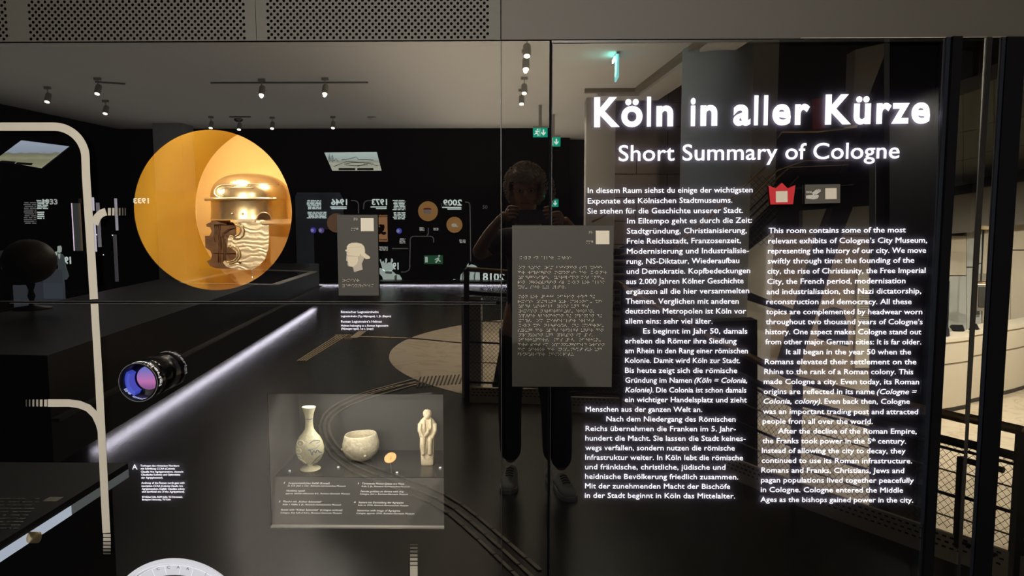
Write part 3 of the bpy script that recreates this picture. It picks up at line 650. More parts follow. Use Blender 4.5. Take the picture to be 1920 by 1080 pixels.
bm = B(); box(bm, G(396, 421, .2), G(432, 413, .23)); obj('hinge', bm, BRZ, hel)
bm = B(); box(bm, G(445, 416, .09), G(480, 411, .10)); obj('hinge', bm, GOLD2, hel)
bm = B(); a = G(473.5, 503, .2); b = G(473.5, 545, .2); tube(bm, [a, b], .0028, 10); obj('stand_rod', bm, mat('rod_steel', (.8, .75, .65), .3, .9), hel, True)
bm = B(); lathe(bm, [(.03, 0), (.03, .004), (.004, .007)], b - Vector((0, 0, .004))); obj('stand_foot', bm, DARKM, hel)

# ---------------------------------------------------------------- small rectangular showcase
GREYC = mat('grey_lining', (.070, .067, .062), .55, noise_amt=.05)
SHELF = mat('grey_shelf', (.045, .043, .04), .22, noise_amt=.05)
sc = thing('small_showcase', 'small rectangular grey showcase with vessels below the round window', 'showcase', ((cx0 + cx1) / 2, .12, cz0))
zs = G(660, 895, .05).z; D = .31; zs_ = zs
bx0, bx1 = cx0 - .0, cx1 + .06
bm = B(); box(bm, (bx0, D, cz0), (bx1, D + .01, cz1 + .12)); obj('back_panel', bm, GREYC, sc)
bm = B(); box(bm, (bx0 - .01, .030, cz0), (bx0, D, cz1 + .12)); obj('side_panel', bm, GREYC, sc)
bm = B(); box(bm, (bx1, .030, cz0), (bx1 + .01, D, cz1 + .12)); obj('side_panel', bm, GREYC, sc)
zs = G(660, 895, .06).z
bm = B(); box(bm, (bx0, .060, zs - .008), (bx1, D, zs)); obj('shelf', bm, SHELF, sc)
LB = mat('label_panel_grey', (.12, .113, .104), .5, noise_amt=.04)
zl = G(660, 990, .03).z
bm = B(); hexa(bm, [(bx0, .060, zs), (bx1, .060, zs), (bx1, .0305, zl), (bx0, .0305, zl)], [(bx0, .064, zs), (bx1, .064, zs), (bx1, .0345, zl), (bx0, .0345, zl)]); obj('label_panel', bm, LB, sc)
bm = B(); box(bm, (cx0, .018, cz0), (cx1, .04, cz0 + SZ(3))); obj('sill', bm, mat('sill_light', (.5, .48, .44), .4), sc)
WPr = mat('glowing_white_print', (.95, .93, .9), .6, emit=.55)  # print given a glow of its own so labels and markers read brighter
def lab(s, x0, y0, x1, y1, cap):
    t0, t1 = (y0 - 895) / 95, (y1 - 895) / 95
    f = lambda x, y: G(x, y, .060 - .0295 * max(0, (y - 895) / 95) - .0012)
    text('label_text', s, f(x0, y0), f(x1, y1), SZ(cap, .04), WPr, sc, up=Vector((0, .28, .96)), shear=.15, bold=0, thick=.0004)
q = lambda x, y: (510 + x / 6, 890 + y / 6)
for s, x0, y0, x1, y1, c in (("1", 133, 101, 145, 101, 3.4), ("Jungsteinzeitliches Gefäß (Kumpf)", 182, 103, 648, 107, 3.6), ("ca. 6./5. Jtsd. v. Chr., Römisch-Germanisches Museum", 176, 132, 828, 136, 3.0), ("Neolithic vessel", 162, 189, 370, 190, 3.6), ("approx. 6th/5th millennium B.C., Romano-Germanic Museum", 152, 219, 875, 223, 3.0),
    ("2", 75, 311, 92, 311, 3.4), ("Flasche mit „Kölner Schnörkel“", 125, 311, 562, 315, 3.6), ("Köln 1. Hälfte 2. Jh., Römisch-Germanisches Museum", 120, 343, 777, 347, 3.0), ("Bottle with “Kölner Schnörkel” (Cologne curlicue)", 102, 404, 790, 408, 3.6), ("Cologne, first half of 3rd c., Romano-Germanic Museum", 95, 436, 785, 440, 3.0),
    ("3", 963, 107, 978, 107, 3.4), ("Thronende Mutter-Göttin mit Hund", 1013, 109, 1488, 114, 3.6), ("Köln 2. Jh., Römisch-Germanisches Museum", 1008, 139, 1547, 143, 3.0), ("Female goddess on throne with dog", 998, 197, 1480, 200, 3.6), ("Cologne, 2nd c., Romano-Germanic Museum", 990, 225, 1530, 229, 3.0),
    ("4", 920, 319, 940, 319, 3.4), ("Sesterz mit Darstellung der Agrippina", 973, 321, 1480, 325, 3.6), ("Köln ca. 37/41, Römisch-Germanisches Museum", 967, 351, 1533, 356, 3.0), ("Sestertius with image of Agrippina", 957, 412, 1440, 416, 3.6), ("Cologne, approx. 37/41, Romano-Germanic Museum", 950, 442, 1600, 447, 3.0)):
    a = q(x0, y0); b = q(x1, y1); lab(s, a[0], a[1], b[0], b[1], c)
def on_shelf(x, y): # point of the shelf top under a picture position
    r = ray(x, y); t = (zs - CAM.z) / r.z; return CAM + r * t
GLS = mat('pale_yellow_glass', (.72, .68, .46), .22, noise_amt=.25, noise_scale=160, bump=.4)
bo = on_shelf(582, 879); kb = (2 + bo.y) / F_PX
bt = thing('glass_bottle', 'pale Roman glass bottle with snake-thread trails, flared neck and round foot', 'bottle', tuple(bo))
H = lambda y: (879 - y) * kb
bm = B(); lathe(bm, [(.1 * kb, 0), (19.5 * kb, 0), (20 * kb, 1.2 * kb), (17 * kb, 3 * kb), (5 * kb, 6 * kb), (4.5 * kb, 11 * kb)], bo, 40); obj('foot', bm, GLS, bt, True)
bm = B(); lathe(bm, [(4 * kb, H(869)), (14 * kb, H(866)), (22 * kb, H(858)), (27 * kb, H(846)), (27.5 * kb, H(836)), (25 * kb, H(825)), (20 * kb, H(815)), (12.5 * kb, H(806)), (8.5 * kb, H(799)), (7.3 * kb, H(790)), (7.3 * kb, H(780)), (9 * kb, H(770)), (12.5 * kb, H(759)), (13.5 * kb, H(757)), (12.6 * kb, H(756)), (8 * kb, H(770)), (.5 * kb, H(785))], bo, 40, 1.0, .8); obj('body', bm, GLS, bt, True)
TW = mat('white_trail', (.9, .87, .72), .3); TB = mat('blue_trail', (.08, .12, .34), .35)
def on_bottle(px, py, off=.0006):
    # nearest body radius for the height of the picture position
    prof = [(869, 4), (866, 14), (858, 22), (846, 27), (836, 27.5), (825, 25), (815, 20), (806, 12.5), (799, 8.5), (780, 7.3), (770, 9), (757, 13)]
    for (ya, ra), (yb_, rb) in zip(prof, prof[1:]):
        if yb_ <= py <= ya: r = ra + (rb - ra) * (ya - py) / (ya - yb_); break
    else: r = 10
    u = max(-.97, min(.97, (px - 582 + 1) / r)); yy = -math.sqrt(1 - u * u) * r * .8
    return bo + Vector((u * r * kb, yy * kb - off, H(py)))
for pts, mt_, rr in (([(562, 820), (568, 818.5), (574, 820), (575, 825), (570, 829), (563, 829), (560, 825), (562, 820)], TW, .0013), ([(560, 835), (568, 834), (570, 838), (567, 841), (560, 841)], TW, .0015), ([(561, 848), (567, 847), (569, 850), (565, 853), (562, 853)], TW, .0013), ([(566, 855), (572, 857), (577, 863)], TW, .0015),
    ([(586, 823), (592, 819), (599, 819), (603, 822), (598, 824)], TB, .0008), ([(584, 835), (588, 836), (591, 845), (593, 838), (595, 837), (597, 842), (599, 837), (601, 837), (603, 841), (606, 843)], TB, .0009), ([(586, 866), (592, 860), (598, 853), (603, 849), (607, 848)], TB, .0009), ([(577, 779.5), (580, 779), (584, 780), (588, 778.5)], TB, .0010), ([(585, 834), (590, 833), (598, 832), (604, 827)], TB, .0005)):
    bm = B(); tube(bm, [on_bottle(*p) for p in smooth2(pts)], rr, 6); obj('glass_trail', bm, mt_, bt, True)
bm = B(); bmesh.ops.create_icosphere(bm, subdivisions=2, radius=.0018, matrix=Matrix.Translation(on_bottle(567, 824))); obj('glass_bead', bm, TW, bt, True)
# bowl
CL = mat('grey_clay', (.56, .50, .36), .85, noise_amt=.35, noise_scale=90, bump=.7)
wo = on_shelf(677, 862); kw = (2 + wo.y) / F_PX
bw = thing('clay_bowl', 'round pale clay bowl with a small knob, between bottle and coin', 'bowl', tuple(wo))
bm = B(); lathe(bm, [(1 * kw, 0), (12 * kw, .4 * kw), (22 * kw, 5 * kw), (31 * kw, 14 * kw), (35 * kw, 24 * kw), (35 * kw, 33 * kw), (32.5 * kw, 44 * kw), (30.5 * kw, 50 * kw), (29.5 * kw, 51.5 * kw), (28.5 * kw, 50 * kw), (31 * kw, 38 * kw), (32 * kw, 26 * kw), (26 * kw, 13 * kw), (14 * kw, 5 * kw), (1 * kw, 3 * kw)], wo, 48, 1.0, .95)
for v in bm.verts: v.co.z += (v.co.x - wo.x) * .05 * min(1, (v.co.z - wo.z) / (40 * kw)); v.co += noise.noise_vector(v.co * 30) * .0012 * min(1, (v.co.z - wo.z) / .01)
obj('vessel', bm, CL, bw, True)
for px, py in ((691.5, 845), (642.5, 840)):
    bm = B(); a = (px - 677) / 34; bmesh.ops.create_icosphere(bm, subdivisions=2, radius=.0042, matrix=Matrix.Translation(wo + Vector(((px - 677) * kw, -math.sqrt(max(0, 1 - min(.98, a * a))) * 33 * kw, (862 - py) * kw)))); obj('knob', bm, CL, bw, True)
# coin on a pin
cp = on_shelf(734, 886); kc = (2 + cp.y) / F_PX
cn = thing('bronze_coin', 'small orange bronze coin tilted on a thin clear pin', 'coin', tuple(cp))
cc = G(731.8, 858.5, cp.y)
bm = B(); lathe(bm, [(.2 * kc, -.0012), (12 * kc, -.0012), (12.3 * kc, 0), (12 * kc, .0012), (10.5 * kc, .0008), (.2 * kc, .0008)], (0, 0, 0), 32)
bm.transform(Matrix.Translation(cc) @ Matrix.Rotation(R(38), 4, 'X') @ Matrix.Rotation(R(-12), 4, 'Y')); obj('disc', bm, mat('orange_bronze', (.75, .36, .14), .5, .3, noise_amt=.3, noise_scale=300, bump=.6), cn, True)
bm = B(); bmesh.ops.create_uvsphere(bm, u_segments=12, v_segments=8, radius=1, matrix=Matrix.Translation(cc + Vector((0, -.001, .001))) @ Matrix.Rotation(R(38), 4, 'X') @ Matrix.Diagonal((.004, .006, .0016, 1))); obj('portrait', bm, MATS['orange_bronze'], cn, True)
bm = B(); tube(bm, [cp, cc + Vector((0, .001, -.006))], .0006, 6); obj('pin', bm, mat('clear_pin', (.8, .8, .78), .2), cn, True)
# enthroned goddess figurine
fo = on_shelf(802, 870); kf = (2 + fo.y) / F_PX
fg = thing('goddess_figurine', 'pale clay figurine of a seated robed goddess on a block base', 'figurine', tuple(fo))
CLF = mat('cream_clay', (.68, .58, .40), .85, noise_amt=.3, noise_scale=160, bump=.6)
zf = lambda y: fo.z + (870 - y) * kf
bm = B(); prev = None
# (y px, half width, half depth, x shift, y shift)
for y_, hw, hd, sx_, sy_, p in ((870, 11.5, 9, 0, 0, 6), (868, 12, 9.5, 0, 0, 6), (850, 12.5, 10, 0, 0, 6), (848, 12.5, 9, 0, 1, 6), (830, 13.5, 9, 0, 1, 4), (817, 14.5, 9.5, 0, 0, 3), (811, 16.5, 9, 0, 2, 2.6), (800, 17, 8, 0, 3, 2.4), (790, 16.5, 7.5, 0, 3, 2.3), (784, 13, 7, 0, 3, 2), (780, 9, 6, 0, 3, 2), (777.5, 6.5, 5.5, 0, 3, 2), (774, 8.3, 6.5, 0, 2.5, 2), (769, 8.6, 7, 0, 2.5, 2), (765, 6.5, 5.5, 0, 3, 2), (763, 3, 3, 0, 3, 2)):
    ring = [bm.verts.new((fo.x + (selp(math.cos(2 * math.pi * i / 28), p) * hw + sx_) * kf, fo.y + (selp(math.sin(2 * math.pi * i / 28), p) * hd + sy_) * kf, zf(y_))) for i in range(28)]
    if prev:
        for i in range(28): bm.faces.new((prev[i], prev[(i + 1) % 28], ring[(i + 1) % 28], ring[i]))
    else: bm.faces.new(ring[::-1])
    prev = ring
bm.faces.new(prev); obj('robed_body', bm, CLF, fg, True)
FP = lambda x, y, d: Vector((fo.x + (x - 802) * kf, fo.y - d * kf, zf(y)))
bm = B(); bmesh.ops.create_uvsphere(bm, u_segments=16, v_segments=12, radius=1, matrix=Matrix.Translation(FP(802.5, 775, 1.5)) @ Matrix.Diagonal((5.4 * kf, 5 * kf, 7 * kf, 1)))
tube(bm, [FP(802.5, 774, 6.2), FP(802.5, 777.5, 7.4)], [.5 * kf, 1.1 * kf], 6); obj('face', bm, CLF, fg, True)
bm = B(); tube(bm, [FP(788.5, 789, 3), FP(788, 802, 6), FP(793, 812, 10), FP(799, 813, 12)], [4 * kf, 4 * kf, 3.5 * kf, 2.6 * kf], 10); obj('arm', bm, CLF, fg, True)
bm = B(); tube(bm, [FP(817, 789, 3), FP(817.5, 803, 6), FP(812, 815, 10), FP(807, 822, 12)], [4 * kf, 4 * kf, 3.5 * kf, 2.4 * kf], 10); obj('arm', bm, CLF, fg, True)
for x in (795, 808.5):
    bm = B(); tube(bm, [FP(x, 812, 5), FP(x, 817, 12), FP(x - .3, 832, 11.5), FP(x, 845, 12), FP(x, 847.5, 14.5)], [4 * kf, 5 * kf, 3.8 * kf, 4.2 * kf, 2.6 * kf], 10); obj('robed_leg', bm, CLF, fg, True)
for k in range(7):
    x = 790 + k * 3.7
    bm = B(); tube(bm, [FP(x, 818, 9.5), FP(x + (.8 if k % 2 else -.6), 832, 9.8), FP(x, 846, 10.3)], .8 * kf, 5); obj('robe_fold', bm, CLF, fg, True)
bm = B(); tube(bm, [FP(796.5, 781, 4), FP(797, 795, 7), FP(799, 806, 9)], [1.8 * kf, 2.3 * kf, 3 * kf], 8); tube(bm, [FP(808.5, 781, 4), FP(810, 795, 7), FP(806, 806, 9)], [1.8 * kf, 2 * kf, 2.6 * kf], 8); obj('shawl', bm, CLF, fg, True)
bm = B(); tube(bm, [FP(799, 812, 12), FP(803, 806, 12.5), FP(806, 800, 11)], [3 * kf, 3.4 * kf, 2.2 * kf], 8); bmesh.ops.create_icosphere(bm, subdivisions=2, radius=2.6 * kf, matrix=Matrix.Translation(FP(806.5, 798.5, 12))); obj('lap_dog', bm, CLF, fg, True)
# number markers
for i, (x, y_) in enumerate(((543, 883), (634, 876), (744, 886), (825, 877))):
    p = on_shelf(x, y_ + 1); bm = B(); hexa(bm, [p + Vector((-.0038, 0, 0)), p + Vector((.0038, 0, 0)), p + Vector((.002, .003, 0))], [p + Vector((-.002, .0, .0045)), p + Vector((.0038, 0, .0045)), p + Vector((.002, .003, .0035))])
    tag(obj('number_marker', bm, WPr), ('tiny white marker left of the bottle foot', 'tiny white marker between bottle and clay bowl', 'tiny white marker in front of the coin pin', 'tiny white marker right of the figurine base')[i], 'marker', 'number markers on the shelf')

# ---------------------------------------------------------------- peephole tube
vt = thing('viewing_tube', 'black viewing tube with glowing pink lens sticking out of the wall', 'viewer', tuple(G(300, 740, -.1)))
vc = G(259, 717, -.09); vr = 38 * 1.91 / F_PX; TUBEM = mat('glossy_black_tube', (.006, .006, .008), .12)
bm = B(); lathe(bm, [(vr * .9, 0), (vr, .004), (vr, .045), (vr * .985, .0455), (vr * .985, .0465), (vr, .047), (vr, .0885)], vc, 64, axis='Y'); 
bmesh.ops.delete(bm, geom=[f for f in bm.faces if len(f.verts) > 8], context='FACES'); obj('outer_shell', bm, TUBEM, vt, True)
bm = B(); lathe(bm, [(vr * .99, 0.0), (vr * .93, .002), (vr * .93, .075)], vc, 64, axis='Y'); bmesh.ops.delete(bm, geom=[f for f in bm.faces if len(f.verts) > 8], context='FACES'); obj('inner_shell', bm, mat('inner_black', (.03, .035, .07), .3), vt, True)
bm = B(); lathe(bm, [(vr * 1.005, -.0008), (vr * .975, -.0008)], vc, 64, axis='Y'); bmesh.ops.delete(bm, geom=[f for f in bm.faces if len(f.verts) > 8], context='FACES'); obj('rim', bm, mat('rim_grey', (.35, .35, .36), .3, .8), vt, True)
LM = mat('lens_screen', (.02, .01, .03), .3); nt = LM.node_tree; b_ = nt.nodes['Principled BSDF']
tc = nt.nodes.new('ShaderNodeTexCoord'); sx_ = nt.nodes.new('ShaderNodeSeparateXYZ'); rp = nt.nodes.new('ShaderNodeValToRGB')
nt.links.new(tc.outputs['Generated'], sx_.inputs[0]); nt.links.new(sx_.outputs[2], rp.inputs[0])
rp.color_ramp.elements[0].color = (.30, .10, .30, 1); rp.color_ramp.elements[0].position = .1
rp.color_ramp.elements[1].color = (.18, .20, .62, 1); rp.color_ramp.elements[1].position = .85
e_ = rp.color_ramp.elements.new(.35); e_.color = (.62, .20, .50, 1)
nt.links.new(rp.outputs[0], b_.inputs['Emission Color']); b_.inputs['Emission Strength'].default_value = .75
bm = B(); slab(bm, [circ(vc.x, vc.z, vr * .62, 48)], vc.y + .055, vc.y + .058); obj('lens', bm, LM, vt)
bm = B(); slab(bm, [circ(vc.x, vc.z, vr * .95, 48), circ(vc.x, vc.z, vr * .62, 48)], vc.y + .056, vc.y + .075); obj('lens_ring', bm, BLACK, vt)
bm = B(); slab(bm, [[(vc.x + vr * .9 * math.cos(R(a)), vc.z + vr * .9 * math.sin(R(a))) for a in range(150, 241, 6)] + [(vc.x + vr * .68 * math.cos(R(a)), vc.z + vr * .68 * math.sin(R(a))) for a in range(240, 149, -6)]], vc.y + .02, vc.y + .05); 
obj('painted_blue_spill', bm, mat('blue_glow', (.03, .05, .3), .5, emit=.36, ecol=(.10, .15, 1)), vt)  # glowing crescent stands in for the screen's blue light on the inner wall
def ring_text(s, a0, a1, r, y0, hgt, mt_, inward=False):
    me = glyph_mesh(s, .02, 3); xs = [v.co.x for v in me.vertices]; x0, x1 = min(xs), max(xs)
    for v in me.vertices:
        a = R(a0 + (a1 - a0) * (v.co.x - x0) / (x1 - x0)); rr_ = r + (.0004 if v.co.z > 0 else -.0002) * (-1 if inward else 1)
        yy = y0 - v.co.y / .729 * hgt if not inward else y0 - v.co.y / .729 * hgt
        v.co = Vector((vc.x + rr_ * math.cos(a), vc.y + yy, vc.z + rr_ * math.sin(a)))
    child_mesh('ring_text', me, mt_, vt)
RTX = mat('ring_white', (.9, .9, .9), .5, emit=.35)
ring_text('Neugierig!', 128, -14, vr * 1.004, .020, .013, RTX)
ring_text('Be curious!', 205, 318, vr * .925, .022, .014, mat('ring_blue_white', (.6, .65, 1), .5, emit=.4), True)

# ---------------------------------------------------------------- backlit arch picture
ac = G(333.5, 1178, .018); ro, ri = SZ(144.5, .018), SZ(112, .018)
ar = thing('arch_picture', 'round backlit picture of the stone gate arch at bottom edge', 'picture', (ac.x, .018, ac.z - ro))
STW = mat('backlit_stone', (.5, .5, .55), .6, emit=.78, ecol=(.92, .93, 1))
def arcband(r0, r1, a0, a1, n=10): return [(ac.x + r1 * math.cos(R(a0 + (a1 - a0) * k / n)), ac.z + r1 * math.sin(R(a0 + (a1 - a0) * k / n))) for k in range(n + 1)] + [(ac.x + r0 * math.cos(R(a1 + (a0 - a1) * k / n)), ac.z + r0 * math.sin(R(a1 + (a0 - a1) * k / n))) for k in range(n + 1)]
cuts = [0, 12, 25, 38, 49.5, 62, 73.5, 85, 98.5, 110, 122, 134, 148, 160, 170, 180]
for a, b in zip(cuts, cuts[1:]):
    bm = B(); slab(bm, [arcband(ri, ri + (ro - ri) * .60, a + .3, b - .3, 4)], .014, .020); obj('stone', bm, STW, ar)
bm = B(); slab(bm, [arcband(ri + (ro - ri) * .64, ri + (ro - ri) * .74, 0, 180, 60)], .0145, .020); obj('moulding', bm, STW, ar)
bm = B(); slab(bm, [arcband(ri + (ro - ri) * .76, ro, 0, 180, 60)], .0135, .020); obj('moulding', bm, STW, ar)
LINE = mat('etched_line', (.02, .02, .03), .8)
for s, a in (('C', 104.5), ('C', 95), ('A', 86.5), ('A', 78)):
    rm = ri + (ro - ri) * .42; p = Vector((ac.x + rm * math.cos(R(a)), .0128, ac.z + rm * math.sin(R(a)))); d = Vector((math.sin(R(a)), 0, -math.cos(R(a)))) * SZ(3.1)
    text('letter', s, p - d, p + d, SZ(6), LINE, ar, up=Vector((math.cos(R(a)), 0, math.sin(R(a)))), thick=.0004, bold=-.01)
bm = B(); slab(bm, [[(ac.x - ri * .985, ac.z)] + [(ac.x + ri * .985 * math.cos(R(a)), ac.z + ri * .985 * math.sin(R(a))) for a in range(180, -1, -4)]], .0185, .021); obj('dark_inner', bm, mat('inner_grey', (.1, .1, .12), .6, emit=.05), ar)
for k, x in enumerate((-68, -45, -28, -12, 6, 24, 44, 70)):
    h = math.sqrt(max(0, 108 ** 2 - (abs(x) + 6) ** 2)); bm = B(); w_ = (8, 5, 8, 4, 7, 5, 9, 6)[k]
    slab(bm, [rect(ac.x + SZ(x - w_ / 2), ac.z, ac.x + SZ(x + w_ / 2), ac.z + SZ(h - 3))], .0165, .0182); obj('pillar_image', bm, mat('pillar_image_grey', (.3, .32, .4), .6, emit=.35, ecol=(.6, .65, .9)), ar)

# ================================================================= THE HALL BEHIND THE CAMERA (seen in the glass)
CH = 3.6
def sbox(name, lo, hi, mt): bm = B(); box(bm, lo, hi); return struct(obj(name, bm, mt))
FLOORM = mat('dark_floor', (.030, .028, .024), .27, noise_amt=.10, noise_scale=6)
MARB = marble_mat('cream_marble', (.55, .48, .37), (.40, .33, .25), .3)
# upper floor with the edge of the lobby pit
rail = [Vector((-.49, -4.2, 0)), Vector((.72, -4.1, 0)), Vector((1.10, -2.75, 0)), Vector((1.46, -2.11, 0)), Vector((2.10, -1.18, 0)), Vector((2.75, -.3, 0))]
bm = B(); slab(bm, [[(-9.6, .0), (-9.6, -16), (3.2, -16), (3.2, -9.4), (-.2, -9.4), (-.45, -4.3), (.72, -4.16)] + [(p.x + .06, p.y) for p in rail[2:]] + [(2.9, 0)]], -.30, 0, Vector((0, 0, 0)), Vector((1, 0, 0)), Vector((0, 1, 0)), Vector((0, 0, 1))); struct(obj('floor', bm, FLOORM))
sbox('floor_lobby', (-1.5, -16, -1.5), (14, 0.04, -1.30), MARB)
# the pale disc
ccx, ccy, cr_ = 1.505, -6.763, 3.076
pts = [(ccx + cr_ * math.cos(R(a)), ccy + cr_ * math.sin(R(a))) for a in range(90, 271, 3)]
pts = [p for p in pts if p[0] < -.25]
pts = pts + [(-.2, pts[-1][1]), (-.45, -4.34)] if False else pts
bm = B(); slab(bm, [pts], .0005, .004, Vector((0, 0, 0)), Vector((1, 0, 0)), Vector((0, 1, 0)), Vector((0, 0, 1))); struct(obj('floor_disc', bm, MARB))
CEIL = mat('off_white_ceiling', (.60, .58, .54), .9, noise_amt=.03, noise_scale=3)
edge_a, edge_b = RF(1190, 165, CH, 'D'), RF(1280, 95, CH, 'D'); ed = (edge_b - edge_a) / (edge_b.y - edge_a.y)
e0 = edge_a; e1 = edge_a + ed * (-1 - edge_a.y); eb = Vector((1.0, e0.y, 0))
def plan(name, pts, z0, z1, mt_): bm = B(); slab(bm, [pts], z0, z1, Vector((0, 0, 0)), Vector((1, 0, 0)), Vector((0, 1, 0)), Vector((0, 0, 1))); return struct(obj(name, bm, mt_))
plan('ceiling', [(-9.6, 0), (-9.6, -16), (1.1, -16), (e0.x - .3, e0.y), (e0.x, e0.y), (e1.x, e1.y), (e1.x, 0)], CH, CH + .2, CEIL)
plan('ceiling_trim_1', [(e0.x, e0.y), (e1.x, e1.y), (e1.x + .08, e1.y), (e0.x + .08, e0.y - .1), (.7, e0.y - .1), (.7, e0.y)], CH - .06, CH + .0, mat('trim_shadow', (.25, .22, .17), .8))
plan('ceiling_trim_2', [(e0.x + .08, e0.y - .1), (e1.x + .08, e1.y), (e1.x + .42, e1.y), (e0.x + .42, e0.y - .5), (.9, e0.y - .5), (.9, e0.y - .1)], CH - .10, CH + .25, CEIL)
BW = mat('wall_black_back', (.003, .003, .0035), .8, spec=.2)
sbox('wall_back', (-9.6, -15.75, 0), (.72, -15.6, CH), BW)
sbox('wall_left', (-9.75, -16, 0), (-9.55, 0, CH), BW)
sbox('wall_far', (.5, -16.2, -1.3), (14, -16, 7), mat('dark_grey_wall', (.035, .034, .032), .8, noise_amt=.1))
sbox('wall_right', (13.9, -16, -1.3), (14, 0, 7), MATS['dark_grey_wall'])
sbox('ceiling_atrium', (1.7, -16, 6.9), (14, 0, 7), BW)

# display wall: years, texts, framed circles, strips on the far wall (Y = -15.58)
YW = -15.58
def wall_text(s, xr, xl, y, cap, mt_, parent, Y=YW + .02, **kw):   # in the mirror the first letter stands on the right
    a, b = RB(xr, y, Y), RB(xl, y, Y); b.z = a.z
    return text('text_line', s, a, b, cap * (2 - Y) / F_PX, mt_, parent, thick=.004, **kw)
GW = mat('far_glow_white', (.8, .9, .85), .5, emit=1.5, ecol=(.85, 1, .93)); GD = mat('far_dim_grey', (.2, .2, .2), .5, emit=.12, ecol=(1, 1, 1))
for yr, xr, xl, y0 in (('1946', 651, 621, 384), ('1973', 726, 697, 384), ('2009', 866, 831, 385)):
    t = thing('year_sign', {'1946': 'leftmost reversed year sign 1946 mirrored from the far wall', '1973': 'middle reversed year sign 1973 above the orange banner', '2009': 'rightmost reversed year sign 2009 beside the red hat window'}[yr], 'sign', tuple(RB(xr, y0 + 6, YW + .02)), 'mirrored year signs')
    wall_text(yr, xr, xl, y0, 11, GW, t, bold=.03)
    for k in range(2):
        a, b = RB(xr - 1, y0 + 4 + 3 * k, YW + .02), RB(xl + (-2 if k == 0 else 8 if yr != '1946' else 0), y0 + 4 + 3 * k, YW + .02)
        bm = B(); box(bm, (a.x, YW + .018, a.z - .012), (b.x, YW + .024, a.z + .012)); obj('underline', bm, GW, t)
def lines_block(label, x0, x1, y0, y1, n, Y=YW + .02, mt_=GW):
    t = thing('text_block', label, 'text', tuple(RB((x0 + x1) / 2, y1, Y)), 'mirrored text blocks')
    bm = B()
    for k in range(n):
        yy = y0 + (y1 - y0) * k / n; xa = x0 + random.uniform(0, .12) * (x1 - x0); a, b = RB(xa, yy, Y), RB(x1, yy, Y); h = (y1 - y0) / n * .30 * (2 - Y) / F_PX
        x = a.x
        while x < b.x: # broken into words
            w_ = random.uniform(.05, .16); box(bm, (x, Y - .002, a.z - h), (min(x + w_, b.x), Y + .002, a.z + h)); x += w_ + .02
    o = obj('words', bm, mt_, t); o['kind'] = 'stuff'
for i, a in enumerate(((575, 602, 376, 394, 7), (575, 612, 398, 411, 5), (736, 760, 376, 396, 7), (736, 760, 399, 413, 5), (786, 796, 427, 434, 4), (812, 822, 428, 433, 3), (749, 760, 448, 458, 4), (861, 873, 450, 457, 3), (710, 727, 463, 471, 4))):
    lines_block(('upper left text block beside mirrored 1946', 'lower left text block beside mirrored 1946', 'upper text block right of mirrored 1973', 'lower text block right of mirrored 1973', 'tiny caption below the red hat circle', 'tiny caption below and right of the red hat circle', 'tiny caption below the blue lens', 'tiny caption below the small orange circle', 'dim caption below the orange banner')[i], *a, mt_=GW if i < 4 else mat('far_glow_mid', (.6, .6, .6), .5, emit=.8, ecol=(1, 1, .95)))
FO = mat('far_ochre', (.5, .28, .1), .7, emit=.42, ecol=(1, .52, .17)); FOD = mat('far_ochre_dim', (.3, .2, .12), .7, emit=.25, ecol=(.8, .42, .24))
def far_disc(label, x, y, r, mt_):
    c = RB(x, y, YW + .02); t = thing('round_window', label, 'showcase', tuple(c - Vector((0, 0, r * .0125))), 'mirrored round windows')
    bm = B(); slab(bm, [circ(c.x, c.z, r * (2 - YW) / F_PX, 40)], -.004, .0, Vector((0, c.y, 0))); obj('disc', bm, mt_, t); return t, c
kk = (2 - YW) / F_PX
t, c = far_disc('orange round window with a red hat, mirrored', 802.5, 396, 18.5, FO)
bm = B(); lathe(bm, [(6 * kk, 0), (8 * kk, 7 * kk), (8 * kk, 8 * kk)], c + Vector((0, .10, -5 * kk)), 20); obj('hat_band', bm, mat('hat_white', (.7, .6, .5), .7, emit=.3), t)
bm = B(); lathe(bm, [(7.5 * kk, 0), (7 * kk, 2 * kk), (3 * kk, 3 * kk)], c + Vector((0, .10, 3 * kk)), 20); obj('hat_top', bm, mat('hat_red', (.4, .02, .03), .7, emit=.15, ecol=(.7, .02, .05)), t)
t, c = far_disc('smaller orange round window with a white cap, mirrored', 852, 421.5, 15, FO)
bm = B(); bmesh.ops.create_uvsphere(bm, u_segments=12, v_segments=8, radius=1, matrix=Matrix.Translation(c + Vector((0, .08, -.5 * kk))) @ Matrix.Diagonal((5 * kk, .04, 3.2 * kk, 1))); box(bm, c + Vector((-3 * kk, .05, -4 * kk)), c + Vector((7 * kk, .1, -2 * kk))); obj('white_cap', bm, mat('cap_white', (.8, .75, .65), .7, emit=.7), t)
t, c = far_disc('dull pink round window half hidden by the small tactile plate', 631, 418, 18, FOD)
ba = thing('orange_banner', 'orange banner with dark figure, mirrored beside the small plate', 'banner', tuple(RB(718, 452, YW + .02)))
a, b = RB(703, 453, YW + .02), RB(726, 403, YW + .02); bm = B(); box(bm, (a.x, YW + .01, a.z), (b.x, YW + .03, b.z)); obj('cloth', bm, mat('banner_orange', (.5, .25, .1), .7, emit=.55, ecol=(1, .48, .22)), ba)
bm = B(); cpt = RB(714, 430, YW + .04)
for dx, dz, rx, rz in ((0, 7, 3, 3), (0, 0, 5, 5.5), (4, 4, 3, 6), (-4, -6, 5, 3), (5, -7, 5, 3)): slab(bm, [[(cpt.x + (dx + rx * math.cos(R(q_))) * kk, cpt.z + (dz + rz * math.sin(R(q_)) * (1 + .25 * math.sin(q_ / 20))) * kk) for q_ in range(0, 360, 24)]], YW + .030, YW + .036 + dx * .0004)
obj('printed_figure', bm, mat('banner_ink', (.03, .012, .008), .8), ba)
bm = B()
